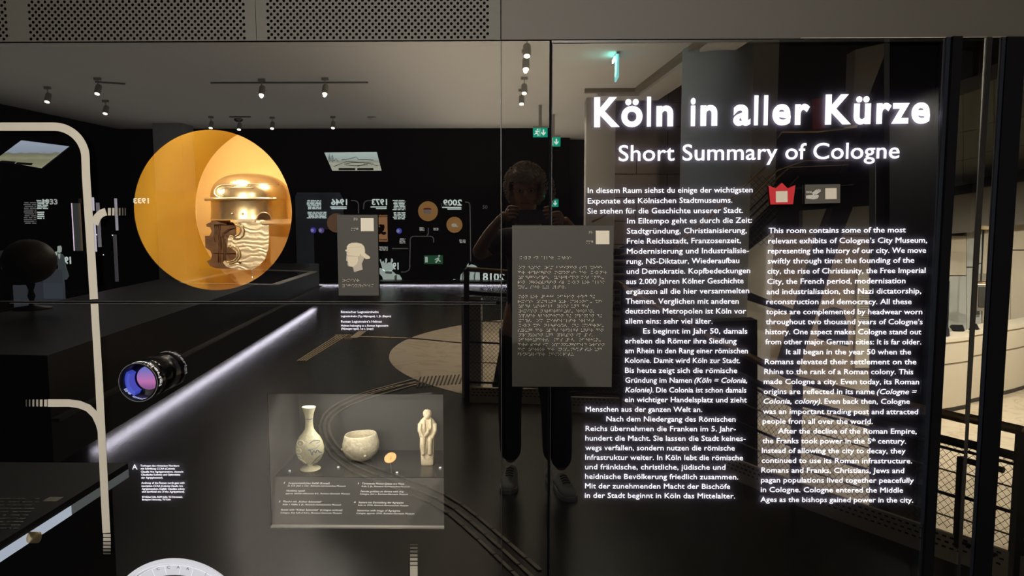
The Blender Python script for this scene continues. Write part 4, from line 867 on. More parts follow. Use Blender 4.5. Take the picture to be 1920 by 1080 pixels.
for k in range(9):
    for yy in (405.5, 449.5):
        p = RB(705.5 + k * 2.4, yy, YW + .035); box(bm, p - Vector((.008, .003, .018)), p + Vector((.008, .003, .018)))
o = obj('fringe_marks', bm, MATS['banner_ink'], ba); o['kind'] = 'stuff'
for i, (x, y, c_) in enumerate(((587, 432, (.12, .12, .9)), (602, 432, (.22, .13, .5)), (748, 433, (.12, .16, 1)))):
    c = RB(x, y, YW + .06); t = thing('blue_lens', ('bright blue glowing lens, left one of the mirrored pair', 'dim violet glowing lens, right one of the mirrored pair', 'blue glowing lens right of the orange banner')[i], 'viewer', tuple(c), 'mirrored blue lenses')
    bm = B(); slab(bm, [circ(c.x, c.z, 5.2 * kk, 24)], YW + .03, YW + .05); obj('glow', bm, mat('lens_glow_%s' % ('bright', 'violet', 'blue')[i], c_, .5, emit=.8), t)
    bm = B(); slab(bm, [circ(c.x - .02, c.z, 3.0 * kk, 20)], YW + .05, YW + .06); obj('core', bm, mat('lens_core', (.5, .5, .7), .5, emit=.9), t)
# grey guide lines on the far wall
gl = thing('guide_line', 'thin grey rounded guide lines on the dark far wall, mirrored', 'timeline', tuple(RB(800, 520, YW)))
def far_line(path, w_=1.8):
    bm = B(); slab(bm, [[(RB(x, y, YW + .02).x, RB(x, y, YW + .02).z) for x, y in ribbon_loop(path, w_)]], YW + .012, YW + .02); obj('line', bm, GD, gl)
far_line([(658, 376)] + bend(664, 384, 8, -90, 0, 5) + [(672, 400)]); far_line([(697, 376)] + bend(690, 384, 8, -90, -180, 5) + [(681.5, 392)])
far_line([(768, 500), (769, 460), (769, 451)] + bend(776, 450, 7, 180, 270, 5) + [(806, 443)] + bend(807, 449, 6, -90, 0, 5) + [(813, 455)])
far_line([(735, 466), (765, 466)]); far_line([(800, 443), (803, 438), (803, 427)]); far_line([(872, 379), (876, 379)] + bend(876, 384, 5, -90, 0, 4) + [(881.5, 400), (882.5, 490)]); far_line([(769, 498), (767, 506), (760, 510), (752, 510)])
# lit white cut-outs standing at the foot of the far wall
CUT = mat('cutout_white', (.7, .85, .8), .6, emit=.85, ecol=(.85, 1, .92)); CUTG = mat('cutout_grey', (.25, .3, .3), .7, emit=.12, ecol=(.8, 1, 1))
Z6 = lambda pts: [(700 + x / 6.752, 400 + y / 6.752) for x, y in pts]
def cut(parent, name, pts, mt_=CUT, d=0.0):
    bm = B(); slab(bm, [[(RB(x, y, YW + .1).x, RB(x, y, YW + .1).z) for x, y in Z6(pts)]], YW + .08 - d, YW + .10 - d); return obj(name, bm, mt_, parent)
cf = thing('car_cutout', 'white glowing cut-out of cheering people in an open car', 'cutout', tuple(RB(730, 527, YW + .1)))
cut(cf, 'car_body', [(75, 760), (80, 690), (130, 710), (160, 740), (230, 725), (285, 770), (330, 780), (355, 820), (362, 855), (130, 855), (110, 800)])
cut(cf, 'waving_people', [(120, 720), (95, 640), (80, 590), (92, 578), (105, 620), (125, 600), (145, 640), (150, 575), (170, 568), (175, 590), (165, 650), (190, 620), (215, 625), (228, 570), (243, 575), (250, 610), (235, 620), (262, 700), (230, 730), (150, 735)])
cut(cf, 'windscreen', [(150, 735), (240, 735), (235, 765), (155, 760)], CUTG, -.03); cut(cf, 'mudguard', [(270, 790), (300, 775), (300, 853), (268, 853)], CUTG, -.03)
wall_text('19', 747.5, 736.5, 505, 13, GW, cf, Y=YW + .16, bold=.03)
cf = thing('arch_cutout', 'white glowing cut-out of an arched building with reversed 2018', 'cutout', tuple(RB(895, 527, YW + .1)))
cut(cf, 'building', [(1010, 830), (1040, 835), (1045, 855), (1095, 855), (1105, 780), (1140, 740), (1160, 720), (1195, 640), (1205, 635), (1205, 665), (1240, 645), (1290, 660), (1325, 690), (1345, 750), (1350, 862), (1050, 862), (1010, 850)])
for x0 in (1125, 1165, 1205, 1275): cut(cf, 'arch_opening', [(x0, 860), (x0 - 5, 790), (x0 + 8, 745), (x0 + 22, 740), (x0 + 14, 790), (x0 + 12, 860)], CUTG, -.03)
wall_text('2018', 946, 905, 526.5, 15.5, GW, cf, Y=YW + .16, bold=.03)
es = thing('exit_picture', 'small green lit picture with running figure, mirrored far away', 'sign', tuple(RB(812, 495, YW + .1)))
a, b = RB(795, 495, YW + .1), RB(830, 479, YW + .1); bm = B(); box(bm, (a.x, YW + .06, a.z), (b.x, YW + .1, b.z)); obj('panel', bm, mat('dark_green_lit', (.02, .1, .05), .5, emit=.14, ecol=(.2, .9, .4)), es)
bm = B(); box(bm, (RB(798, 490, YW).x, YW + .1, RB(798, 491.5, YW).z), (RB(803, 490, YW).x, YW + .11, RB(798, 481, YW).z)); obj('doorway', bm, CUT, es)
bm = B(); q0 = RB(821, 487, YW + .12); tube(bm, [q0 + Vector((-.05, 0, -.07)), q0, q0 + Vector((.02, 0, .05))], .02, 6); tube(bm, [q0, q0 + Vector((.06, 0, -.04))], .015, 6); tube(bm, [q0 + Vector((.02, 0, .05)), q0 + Vector((-.07, 0, .0))], .012, 6); bmesh.ops.create_icosphere(bm, subdivisions=1, radius=.025, matrix=Matrix.Translation(q0 + Vector((.03, 0, .09)))); obj('running_figure', bm, CUT, es)
# ledge with light strip before the far wall
LS = mat('light_strip', (.8, .78, .9), .5, emit=13.0, ecol=(.90, .85, 1)); 
lg = thing('wall_plinth', 'long low black plinth with glowing strip before the far wall', 'plinth', (-2.5, -15.2, 0))
bm = B(); box(bm, (-5.0, -15.40, .050), (.7, -14.95, .085)); obj('body', bm, BLACK, lg)
bm = B(); box(bm, (-4.8, -15.2, .0465), (.6, -14.99, .0495)); obj('light_strip', bm, LS, lg)
# island plinth along the left with glow line on the floor
s0, s1 = Vector((-2.82, -2.3, 0)), Vector((-3.57, -10.84, 0)); dd = (s1 - s0).normalized(); nn = Vector((-1, -.09, 0)).normalized()
il = thing('display_island', 'long black display island with light strip along its foot', 'plinth', (-3.6, -6.5, 0))
bm = B(); P = [s0, s1, s1 + nn * 1.5, s0 + nn * 1.5]; hexa(bm, [p + Vector((0, 0, .08)) for p in P], [p + Vector((0, 0, .75)) for p in P]); obj('body', bm, BLACK, il)
bm = B(); s2 = s0 + dd * .7; P = [s2 + nn * .05, s1 + nn * .05, s1 + nn * .15, s2 + nn * .15]; hexa(bm, [p + Vector((0, 0, .073)) for p in P], [p + Vector((0, 0, .079)) for p in P]); obj('light_strip', bm, LS, il)
bm = B(); P = [s1 - nn * .05, s1, s0, s0 - nn * .05]; hexa(bm, [p + Vector((0, 0, .35)) for p in P], [p + Vector((0, 0, .37)) for p in P]); obj('trim', bm, mat('trim_grey', (.10, .10, .10), .5), il)
bm = B(); fr = [RF(x, y, .752) for x, y in ((578, 507), (478, 508), (330, 560), (500, 548))]
fr = [Vector((-3.1, -8.9, 0)), Vector((-4.3, -9.3, 0)), Vector((-4.2, -7.0, 0)), Vector((-2.99, -6.8, 0))]
for a, b in zip(fr, fr[1:] + fr[:1]):
    d = (b - a).normalized(); n_ = d.cross(Vector((0, 0, 1))) * .05; hexa(bm, [a - n_ + Vector((0, 0, .752)), b - n_ + Vector((0, 0, .752)), b + n_ + Vector((0, 0, .752)), a + n_ + Vector((0, 0, .752))], [p + Vector((0, 0, .76)) for p in (a - n_, b - n_, b + n_, a + n_)])
obj('frame_edge', bm, mat('pale_edge', (.4, .4, .38), .5), il)
bm = B(); hexa(bm, [p + Vector((0, 0, .751)) for p in fr], [p + Vector((0, 0, .754)) for p in fr]); obj('showcase_lid', bm, mat('lid_dark', (.03, .035, .04), .1), il)
# things on the island (dim): bust, lit column, figures
def isl(x, y, Y=-9.0): return RB(x, y, Y)
lc = thing('lit_column', 'narrow lit glass showcase column with pinkish edge, mirrored at left', 'showcase', tuple(isl(144, 470, -6)))
a, b = RB(137, 470, -6.0), RB(151, 381, -6.0)
for nm, x0, x1, mt_ in (('glow_edge', 136, 138, mat('pink_glow', (.8, .6, .8), .5, emit=2.2, ecol=(1, .75, .95))), ('frame', 149, 151.5, mat('tan_edge', (.5, .35, .25), .5, emit=.3)), ('back', 138, 149, mat('grey_glass_case', (.12, .14, .13), .3, emit=.12, ecol=(.7, .8, .75)))):
    bm = B(); xa, xb = RB(x0, 430, -6).x, RB(x1, 430, -6).x; box(bm, (xa, -6.015 if nm == 'back' else -6.02, a.z), (xb, -6, b.z)); obj(nm, bm, mt_, lc)
bm = B(); box(bm, (RB(136, 430, -6).x, -6.03, a.z - .02), (RB(151.5, 430, -6).x, -5.97, a.z)); obj('base', bm, BLACK, lc)
bm = B(); box(bm, (RB(133, 430, -6).x, -6.03, b.z), (RB(153, 430, -6).x, -5.97, b.z + .05)); obj('cap', bm, mat('cap_grey', (.08, .08, .08), .5), lc)
lines_block('grey text block at far left of the mirrored hall', 44, 68, 380, 422, 12, Y=-9.0, mt_=mat('dim_text', (.3, .3, .3), .5, emit=.28, ecol=(1, 1, 1)))
lines_block('bright small text block beside the far left 1933', 68, 90, 376, 394, 6, Y=-9.0)
lines_block('short bright text lines under the far left 1933 block', 69, 83, 398, 413, 4, Y=-9.0)
t = thing('year_sign', 'white year 1933 at far left, standing in for a double reflection', 'sign', tuple(RB(95, 385, -9.05)), 'mirrored year signs')  # text set in the hall to imitate a twice-reflected year
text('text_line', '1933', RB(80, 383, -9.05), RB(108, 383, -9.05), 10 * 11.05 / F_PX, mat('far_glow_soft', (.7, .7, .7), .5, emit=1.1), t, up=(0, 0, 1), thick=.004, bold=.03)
t = thing('year_sign', 'small reversed year 1933 shining on the ochre window', 'sign', tuple(RB(265, 385, -9.0)), 'mirrored year signs')
text('text_line', '1933', RB(279.5, 381, -9.0), RB(250, 381, -9.0), 10 * 11 / F_PX, GW, t, thick=.004, bold=.035)
t = thing('number_sign', 'small reversed white number 19 at left, mirrored', 'sign', tuple(RB(128, 495, -8.0)))
text('text_line', '19', RB(133.5, 494, -8.0), RB(121.5, 494, -8.0), 13 * 10 / F_PX, GW, t, thick=.004, bold=.04)
for s_, x0, x1, y_, lb in (('50', 905, 914, 391.5, 'dim grey number 50 standing in for a double reflection, left of the photographer'), ('1288', 827, 843, 388, 'dim grey number 1288 standing in for a double reflection, half hidden by mirrored 2009')):  # numbers put on the far wall to imitate reflections of the front display
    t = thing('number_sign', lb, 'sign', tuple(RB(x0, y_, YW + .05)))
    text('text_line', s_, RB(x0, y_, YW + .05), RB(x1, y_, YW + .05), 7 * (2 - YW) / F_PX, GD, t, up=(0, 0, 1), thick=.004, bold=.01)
# white-faced man figure cut-out
mf = thing('man_cutout', 'grey cut-out figure of a man in a suit, mirrored at left', 'cutout', tuple(RB(115, 525, -8.0)))
def cut4(name, pts, mt_, Y=-8.0, d=0):
    bm = B(); slab(bm, [[(RB(x / 4.5, 340 + y / 4.5, Y).x, RB(x / 4.5, 340 + y / 4.5, Y).z) for x, y in pts]], Y - .01 + d, Y + .01 + d); return obj(name, bm, mt_, mf)
cut4('head', [(488, 548), (510, 543), (518, 560), (516, 595), (500, 602), (488, 590)], CUT); cut4('jacket', [(470, 640), (490, 612), (520, 612), (545, 640), (555, 720), (580, 800), (560, 830), (470, 830), (495, 720)], CUTG); cut4('shirt', [(495, 610), (514, 610), (508, 655)], CUT, d=.015); cut4('hand', [(460, 600), (490, 590), (480, 625), (462, 622)], CUT, d=.015)
# bowl-like dark bust on stem at far left (silhouette)
bu = thing('dark_globe', 'dark round globe on a turned stem against pale light, mirrored at far left', 'globe', tuple(RB(58, 560, -4.5)))
c = RB(55, 490, -4.5); kq = 6.5 / F_PX
bm = B(); bmesh.ops.create_uvsphere(bm, u_segments=24, v_segments=16, radius=1, matrix=Matrix.Translation(c) @ Matrix.Diagonal((46 * kq, 46 * kq, 42 * kq, 1))); obj('globe', bm, mat('dark_globe_brown', (.05, .038, .025), .5), bu, True)
bm = B(); lathe(bm, [(34 * kq, -92 * kq), (34 * kq, -88 * kq), (6 * kq, -84 * kq), (4 * kq, -75 * kq), (7 * kq, -66 * kq), (4 * kq, -56 * kq), (8 * kq, -44 * kq), (4 * kq, -38 * kq)], c, 20); obj('stem', bm, DARKM, bu, True)
bl = thing('pale_showcase', 'pale bluish lit showcase panes behind the dark globe', 'showcase', tuple(RB(60, 590, -5.3)))
for x0, x1, y0, y1, e_ in ((27, 50, 535, 585, .12), (52, 80, 520, 560, .08), (62, 118, 530, 580, .10), (82, 116, 505, 560, .14), (2, 18, 470, 505, .06)):
    a, b = RB(x0, y1, -5.3), RB(x1, y0, -5.3); bm = B(); box(bm, (a.x, -5.33, a.z), (b.x, -5.30, b.z)); obj('pane', bm, mat('pale_pane_%d' % int(e_ * 100), (.2, .25, .3), .4, emit=e_ * .8, ecol=(.7, .8, .95)), bl)
for i, (x, y0, y1, c_) in enumerate(((173.5, 370, 395, 1.6), (176.5, 418, 472, 1.6), (184, 380, 463, .35), (217, 372, 432, .8), (216, 440, 528, .08))):
    a, b = RB(x, y1, -8.5), RB(x + (1.2 if i < 2 else .9), y0, -8.5); bm = B(); box(bm, (a.x, -8.52, a.z), (b.x, -8.5, b.z)); tag(obj('light_tube', bm, mat('tube_glow_%d' % i, (.8, .7, .9), .5, emit=c_, ecol=(.9, .85, 1))), ('short upper light tube behind the cream line', 'short lower light tube behind the cream line', 'dim violet light tube right of the cream line', 'bright thin light tube left of the ochre window', 'faint lower tube left of the ochre window')[i], 'lamp', 'mirrored light tubes')
for i, (x, y) in enumerate(((181, 440), (211, 441), (194, 478))):
    c = RB(x, y, -8.3); bm = B(); bmesh.ops.create_icosphere(bm, subdivisions=1, radius=.009, matrix=Matrix.Translation(c)); tag(obj('tiny_light', bm, mat('tiny_glow', (1, 1, 1), .5, emit=3)), ('tiny light point just right of the cream line', 'tiny light point left of the ochre window', 'lowest tiny light point right of the cream line')[i], 'lamp', 'tiny showcase lights')
# bluish dark glass cabinet left of 1946
bc = thing('blue_cabinet', 'dark blue-grey cabinet with rounded corner behind mirrored 1946', 'cabinet', tuple(RB(600, 470, -14.6)))
a, b = RB(557, 510, -15.56), RB(643, 361, -15.56); bm = B(); slab(bm, [[(a.x, a.z), (b.x, a.z), (b.x, b.z - .15), (b.x - .08, b.z), (a.x + .05, b.z), (a.x, b.z - .1)]], -15.575, -15.565); obj('body', bm, mat('blue_grey_panel', (.22, .28, .40), .5, noise_amt=.5, noise_scale=2), bc)
bm = B(); box(bm, (RB(590, 500, -15.56).x, -15.564, a.z), (RB(643, 500, -15.56).x + .005, -15.561, RB(600, 430, -15.56).z)); obj('dark_front', bm, BLACK, bc)
# two lit sketch panels hanging
def hang_panel(label, quad, Y, skyc, lndc):
    t = thing('lit_picture', label, 'picture', tuple(RB(sum(p[0] for p in quad) / 4, max(p[1] for p in quad), Y)), 'mirrored lit city pictures')
    P = [RB(x, y, Y) for x, y in quad]      # order: tl, tr, br, bl as seen
    M = mat('lit_' + label[:5].replace(' ', '_'), (.5, .5, .5), .5); nt = M.node_tree; b_ = nt.nodes['Principled BSDF']
    tc = nt.nodes.new('ShaderNodeTexCoord'); sp_ = nt.nodes.new('ShaderNodeSeparateXYZ'); rp = nt.nodes.new('ShaderNodeValToRGB'); nz = nt.nodes.new('ShaderNodeTexNoise'); nz.inputs['Scale'].default_value = 9; nz.inputs['Detail'].default_value = 6
    ad = nt.nodes.new('ShaderNodeMath'); ad.operation = 'MULTIPLY_ADD'; ad.inputs[1].default_value = .22
    nt.links.new(tc.outputs['Generated'], sp_.inputs[0]); nt.links.new(tc.outputs['Generated'], nz.inputs['Vector']); nt.links.new(nz.outputs['Fac'], ad.inputs[0]); nt.links.new(sp_.outputs[2], ad.inputs[2]); nt.links.new(ad.outputs[0], rp.inputs[0])
    rp.color_ramp.elements[0].position = .1; rp.color_ramp.elements[0].color = (*lndc, 1); rp.color_ramp.elements[1].position = 1.0; rp.color_ramp.elements[1].color = (*skyc, 1)
    for ps_, cl_ in ((.40, tuple(c * .75 for c in lndc)), (.47, lndc), (.62, tuple(c * .55 for c in lndc)), (.68, tuple(c * .8 for c in skyc))):
        e = rp.color_ramp.elements.new(ps_); e.color = (*cl_, 1)
    nt.links.new(rp.outputs[0], b_.inputs['Emission Color']); b_.inputs['Emission Strength'].default_value = 1.9
    bm = B(); hexa(bm, P, [p + Vector((0, -.03, 0)) for p in P]); bmesh.ops.recalc_face_normals(bm, faces=bm.faces); obj('picture', bm, M, t)
    bm = B(); hexa(bm, [p + Vector((0, -.032, 0)) for p in P], [p + Vector((0, -.06, 0)) for p in P]); obj('housing', bm, BLACK, t)
    return t
t = hang_panel('right lit city view with twin church spires, mirrored below the ceiling', [(608, 286), (706, 285), (715, 320), (623, 320)], -14.0, (.50, .62, .58), (.52, .54, .42))
INK = mat('sketch_ink', (.06, .06, .05), .8)
def ink(pts, w_=1.0, Y=-13.99):
    bm = B(); tube(bm, [RB(x, y, Y) for x, y in pts], w_ * 16 / F_PX / 2, 4); obj('ink_line', bm, INK, t)
for pts in ([(615, 301), (618, 288), (621, 301)], [(620, 301), (623, 289), (626, 302)], [(617, 290), (618, 303)], [(623, 292), (623, 304)], [(626, 302), (630, 297), (634, 303)], [(640, 300), (655, 298), (668, 294), (672, 299), (700, 300)], [(645, 308), (660, 305), (680, 305), (690, 309), (665, 311), (648, 309)], [(626, 312), (650, 303), (700, 306)], [(670, 312), (690, 306), (708, 311)]): ink(pts, .9)
for x0, x1 in ((635, 666), (670, 700)):
    bm = B(); a, b = RB(x0, 319, -13.99), RB(x1, 315, -13.99); box(bm, (a.x, -14, a.z), (b.x, -13.985, b.z)); obj('dark_caption', bm, INK, t)
t = hang_panel('left lit landscape picture, mirrored above the left end', [(40, 263), (127, 274), (75, 315), (-10, 300)], -7.5, (.42, .50, .62), (.36, .36, .22))
for x0, x1, y_ in ((4, 30, 304), (33, 62, 307)):
    bm = B(); P = [RB(x, y, -7.49) for x, y in ((x0, y_ - 3), (x1, y_ - 1), (x1 - 3, y_ + 3), (x0 - 4, y_ + 1))]; hexa(bm, P, [p + Vector((0, .008, 0)) for p in P]); obj('dark_caption', bm, INK, t)
# grey pillar far left
pl0, pl1 = RB(287, 260, -14.5), RB(341, 260, -14.5)
pi = thing('square_pillar', 'grey square pillar rising to the ceiling behind the ochre window', 'pillar', ((pl0.x + pl1.x) / 2, -14.7, 0))
bm = B(); box(bm, (pl0.x, -15.1, 0), (pl1.x, -14.5, CH)); obj('shaft', bm, mat('pillar_grey', (.42, .42, .44), .85, noise_amt=.05), pi)

# ceiling spotlights
LAMPM = mat('lamp_white', (.35, .34, .32), .5); LENS = mat('lamp_lens', (1, .9, .7), .5, emit=22, ecol=(1, .86, .62))
pr = thing('track_spotlight', '', 'spotlight', (0, 0, 0)); 
bm = B(); lathe(bm, [(.03, 0), (.045, .01), (.045, .13), (.035, .15)], (0, 0, 0), 16); bm.transform(Matrix.Rotation(R(25), 4, 'X')); obj('head', bm, LAMPM, pr, True)
bm = B(); lathe(bm, [(.001, -.004), (.034, -.004), (.034, 0)], (0, 0, 0), 16); bm.transform(Matrix.Rotation(R(25), 4, 'X')); obj('lens', bm, LENS, pr)
bm = B(); tube(bm, [(0, -.03, .12), (0, -.03, .21)], .008, 6); box(bm, (-.05, -.05, .20), (.05, -.01, .24)); obj('bracket', bm, LAMPM, pr)
L_ = [(88, 191, 'leftmost ceiling spotlight, above the mirrored lit landscape'), (182, 176, 'ceiling spotlight above the curve of the cream line'), (197, 213, 'lower ceiling spotlight right of the cream line'), (490, 178, 'left of two track spotlights in the middle of the ceiling'), (609, 176, 'right of two track spotlights in the middle of the ceiling'), (395, 240, 'first spotlight along the top of the ochre window'), (448, 243, 'second spotlight along the top of the ochre window'), (510, 241, 'third spotlight at the edge of the far dark wall'), (624, 240, 'rightmost spotlight at the edge of the far dark wall'),
     (988, 105, 'topmost spotlight in the narrow glass strip'), (986, 130, 'second spotlight from the top in the narrow strip'), (983, 175, 'third spotlight from the top in the narrow strip'), (978, 195, 'lowest spotlight in the narrow glass strip')]
for x, y, lb in L_:
    p = RF(x, y, CH - .24); copy_tree(pr, p, lb, 'ceiling track spotlights')
for ch in list(pr.children): bpy.data.objects.remove(ch)
bpy.data.objects.remove(pr)
def trk(label, x0, y0, x1, y1):
    a, b = RF(x0, y0, CH), RF(x1, y1, CH); bm = B(); tube(bm, [a - Vector((0, 0, .012)), b - Vector((0, 0, .012))], .014, 4); tag(obj('lighting_track', bm, mat('track_grey', (.16, .16, .15), .6)), label, 'track', 'ceiling lighting tracks')
trk('long lighting track in the middle of the ceiling', 395, 154, 690, 153); trk('short lighting track at upper left', 178, 152, 235, 156); trk('lighting track over the far wall', 430, 218, 470, 218)
# exit signs
GRN = mat('exit_green', (.0, .35, .2), .5, emit=.95, ecol=(.0, .62, .40)); GRW = mat('exit_white', (.8, 1, .95), .5, emit=1.6, ecol=(.75, 1, .93))
def exit_sign(label, c, w_, h_, axis='x', man=True, hang=True):
    t = thing('exit_sign', label, 'exit sign', tuple(c - Vector((0, 0, h_ / 2))), 'green exit signs')
    ux = Vector((1, 0, 0)) if axis == 'x' else Vector((0, 1, 0)); un = Vector((0, 1, 0)) if axis == 'x' else Vector((-1, 0, 0))
    def s(name, loops, d0, d1, mt_): bm = B(); slab(bm, loops, d0, d1, c, ux, Vector((0, 0, 1)), un); obj(name, bm, mt_, t)
    s('panel', [rect(-w_ / 2, -h_ / 2, w_ / 2, h_ / 2)], -.01, .01, GRN)
    s('top_edge', [rect(-w_ / 2, h_ / 2, w_ / 2, h_ / 2 + .03)], -.02, .02, LAMPM)
    ax = w_ * .22; u_ = h_ / 10
    s('arrow', [[(ax - u_ * .8, 3.2 * u_), (ax + u_ * .8, 3.2 * u_), (ax + u_ * .8, -.5 * u_), (ax + 2.4 * u_, .9 * u_), (ax + 2.4 * u_, -.9 * u_), (ax, -3.4 * u_), (ax - 2.4 * u_, -.9 * u_), (ax - 2.4 * u_, .9 * u_), (ax - u_ * .8, -.5 * u_)]], .010, .014, GRW)
    if man:
        mx_ = -w_ * .22
        s('running_figure', [[(mx_ - 2.6 * u_, 1.6 * u_), (mx_ - .8 * u_, 2.1 * u_), (mx_ + 1.6 * u_, 1.9 * u_), (mx_ + 2.6 * u_, .2 * u_), (mx_ + 2 * u_, 0), (mx_ + 1.0 * u_, 1.0 * u_), (mx_ + .4 * u_, -.6 * u_), (mx_ + 1.8 * u_, -1.8 * u_), (mx_ + 1.4 * u_, -3.9 * u_), (mx_ + .5 * u_, -3.8 * u_), (mx_ + .7 * u_, -2.2 * u_), (mx_ - .9 * u_, -1.4 * u_), (mx_ - 3.2 * u_, -2.6 * u_), (mx_ - 3.4 * u_, -1.7 * u_), (mx_ - 1.6 * u_, -.5 * u_), (mx_ - .8 * u_, 1.0 * u_), (mx_ - 2.2 * u_, .8 * u_)]], .010, .014, GRW)
        s('figure_head', [circ(mx_ + .7 * u_, 3.2 * u_, .85 * u_, 14)], .010, .014, GRW)
        s('doorway', [rect(mx_ + 2.9 * u_, -4 * u_, mx_ + 3.4 * u_, 4 * u_)], .010, .014, GRW)
    bm = B(); box(bm, c + Vector((-.03, -.03, h_ / 2 + .03)), c + Vector((.03, .03, max(h_ / 2 + .05, CH - c.z) if hang else h_ / 2 + .05))) ; obj('hanger', bm, LAMPM, t)
    return t
c = RB(1013, 248.5, -12.0); kz = 14.0 / F_PX
exit_sign('green exit sign with running man under the ceiling above the photographer', c, 27 * kz, 17 * kz)
c2 = RB(1156.5, 128, -7.2, 'D')
h2 = 20 * 9.2 / F_PX
t = exit_sign('bright exit sign seen edge-on above the Köln title', c2, .34, 40 * 9.2 / F_PX, axis='y')
bm = B(); box(bm, c2 + Vector((-.045, -.12, h2 - .05)), c2 + Vector((-.03, .12, h2 - .02))); obj('added_glow_bar', bm, mat('added_exit_glow', (.2, .8, .7), .5, emit=60, ecol=(.25, 1, .85)), t)  # added glowing bar that tints the ceiling beside the sign
for ch in t.children:
    if ch.name.startswith('panel'): ch.data.materials[0] = mat('exit_cyan', (.2, .6, .6), .5, emit=1.5, ecol=(.30, .95, 1))
c3 = RB(1036, 381, -15.57, 'D'); exit_sign('small green exit sign behind the photographer at shoulder height', c3, 22 * kz * 1.25, 14 * kz * 1.25, hang=False)
# smoke detectors
for i, (x, y) in enumerate(((697, 219), (447, 219))):
    p = RF(x, y + (4 if i else 0), CH); bm = B(); lathe(bm, [(.09, 0), (.09, -.03), (.05, -.06), (.01, -.06)], p, 20); tag(obj('smoke_detector', bm, mat('detector_white', (.5, .5, .5), .5) if i == 0 else DARKM), ('white round smoke detector on the ceiling right of the lamps', 'dark round ceiling fitting above the ochre window')[i], 'detector')

# right side: pillars, stone wall, column
def pillar(label, x0, x1, Y, d, mt_, pan='D', z1=CH, name='square_pillar', z0=-.0):
    a, b = RB(x0, 400, Y, pan), RB(x1, 400, Y, pan); t = thing(name, label, 'pillar', ((a.x + b.x) / 2, Y - d / 2, z0)); bm = B(); box(bm, (a.x, Y - d, z0), (b.x, Y, z1)); obj('shaft', bm, mt_, t); return t
PG = mat('warm_grey_paint', (.44, .41, .37), .85, noise_amt=.05)
pillar('pale square pillar left of the stone wall, behind the body text', 1098, 1152, -10.2, .5, PG)
# stone block wall
SW = mat('stone_block', (.17, .135, .105), .85, noise_amt=.2, noise_scale=6, bump=.4)
sw = bpy.data.objects.new('wall_stone', None); COL.objects.link(sw); sw['kind'] = 'structure'
xs0, xs1 = RB(1140, 400, -11.6, 'D').x, RB(1340, 400, -11.6, 'D').x; bh = .42; row = 0; z = -1.3
while z < 5.2:
    x = xs0 - (.55 if row % 2 else 0)
    while x < xs1:
        wv = 1.05; xa, xb = max(x, xs0), min(x + wv, xs1)
        if xb - xa > .05:
            bm = B(); dp = random.uniform(0, .012); box(bm, (xa + .008, -11.9, z + .008), (xb - .008, -11.6 + dp, z + bh - .008)); obj('stone_block', bm, SW, sw)
        x += wv
    z += bh; row += 1
bm = B(); box(bm, (xs0, -12.0, -1.3), (xs1, -11.62, z)); obj('mortar', bm, mat('mortar_dark', (.02, .018, .015), .9), sw)
# round column
a, b = RB(1278, 350, -6.9, 'D'), RB(1408, 350, -6.9, 'D'); rc_ = (b.x - a.x) / 2
cl = thing('round_column', 'thick round blue-grey column rising behind the German text', 'column', ((a.x + b.x) / 2, -6.9 - rc_ * .3, -1.3))
bm = B(); lathe(bm, [(rc_, -1.3), (rc_, 6.8)], ((a.x + b.x) / 2, -6.9 - rc_ * .2, 0), 56); obj('shaft', bm, mat('column_blue_grey', (.33, .37, .40), .7, noise_amt=.05, noise_scale=3), cl, True)
pillar('warm grey pillar just right of the round column', 1380, 1452, -9.0, .5, PG, z1=6.8, z0=-1.3)
def dslab(name, label, cat, quad, Y, d, mt_, pan='D', kids=None):
    t = thing(name, label, cat, tuple(RB(sum(p[0] for p in quad) / len(quad), max(p[1] for p in quad), Y, pan)))
    bm = B(); P = [RB(x, y, Y, pan) for x, y in quad]; slab(bm, [[(p.x, p.z) for p in P]], Y - d, Y); obj('body', bm, mt_, t); return t
dslab('slanted_fin', 'pale slanted wall fin at the top behind the word Kürze', 'wall fin', [(1604, 93), (1681, 76), (1640, 192), (1630, 235), (1598, 235)], -9.0, .3, PG)
dslab('slanted_beam', 'black slanted steel beam crossing behind the English text', 'beam', [(1682, 76), (1712, 76), (1640, 285), (1575, 450), (1496, 700), (1462, 700), (1540, 450), (1620, 240)], -8.0, .25, DARKM)
dslab('red_panel', 'dull red hanging panel behind the letters r and K', 'panel', [(1524, 186), (1548, 183), (1547, 240), (1524, 247)], -12.0, .1, mat('dull_red', (.30, .03, .03), .7, emit=.02))
dslab('dark_post', 'dim grey steel post at the right edge of the door', 'post', [(1641, 300), (1668, 300), (1668, 1060), (1641, 1060)], -4.6, .12, mat('post_grey', (.045, .05, .055), .6))
dslab('added_black_screen', 'broad black panel added behind the door edge to darken its reflection', 'panel', [(1668, 60), (1762, 60), (1744, 1140), (1668, 1140)], -4.5, .1, BLACK)  # added panel that keeps the reflection black beside the jamb
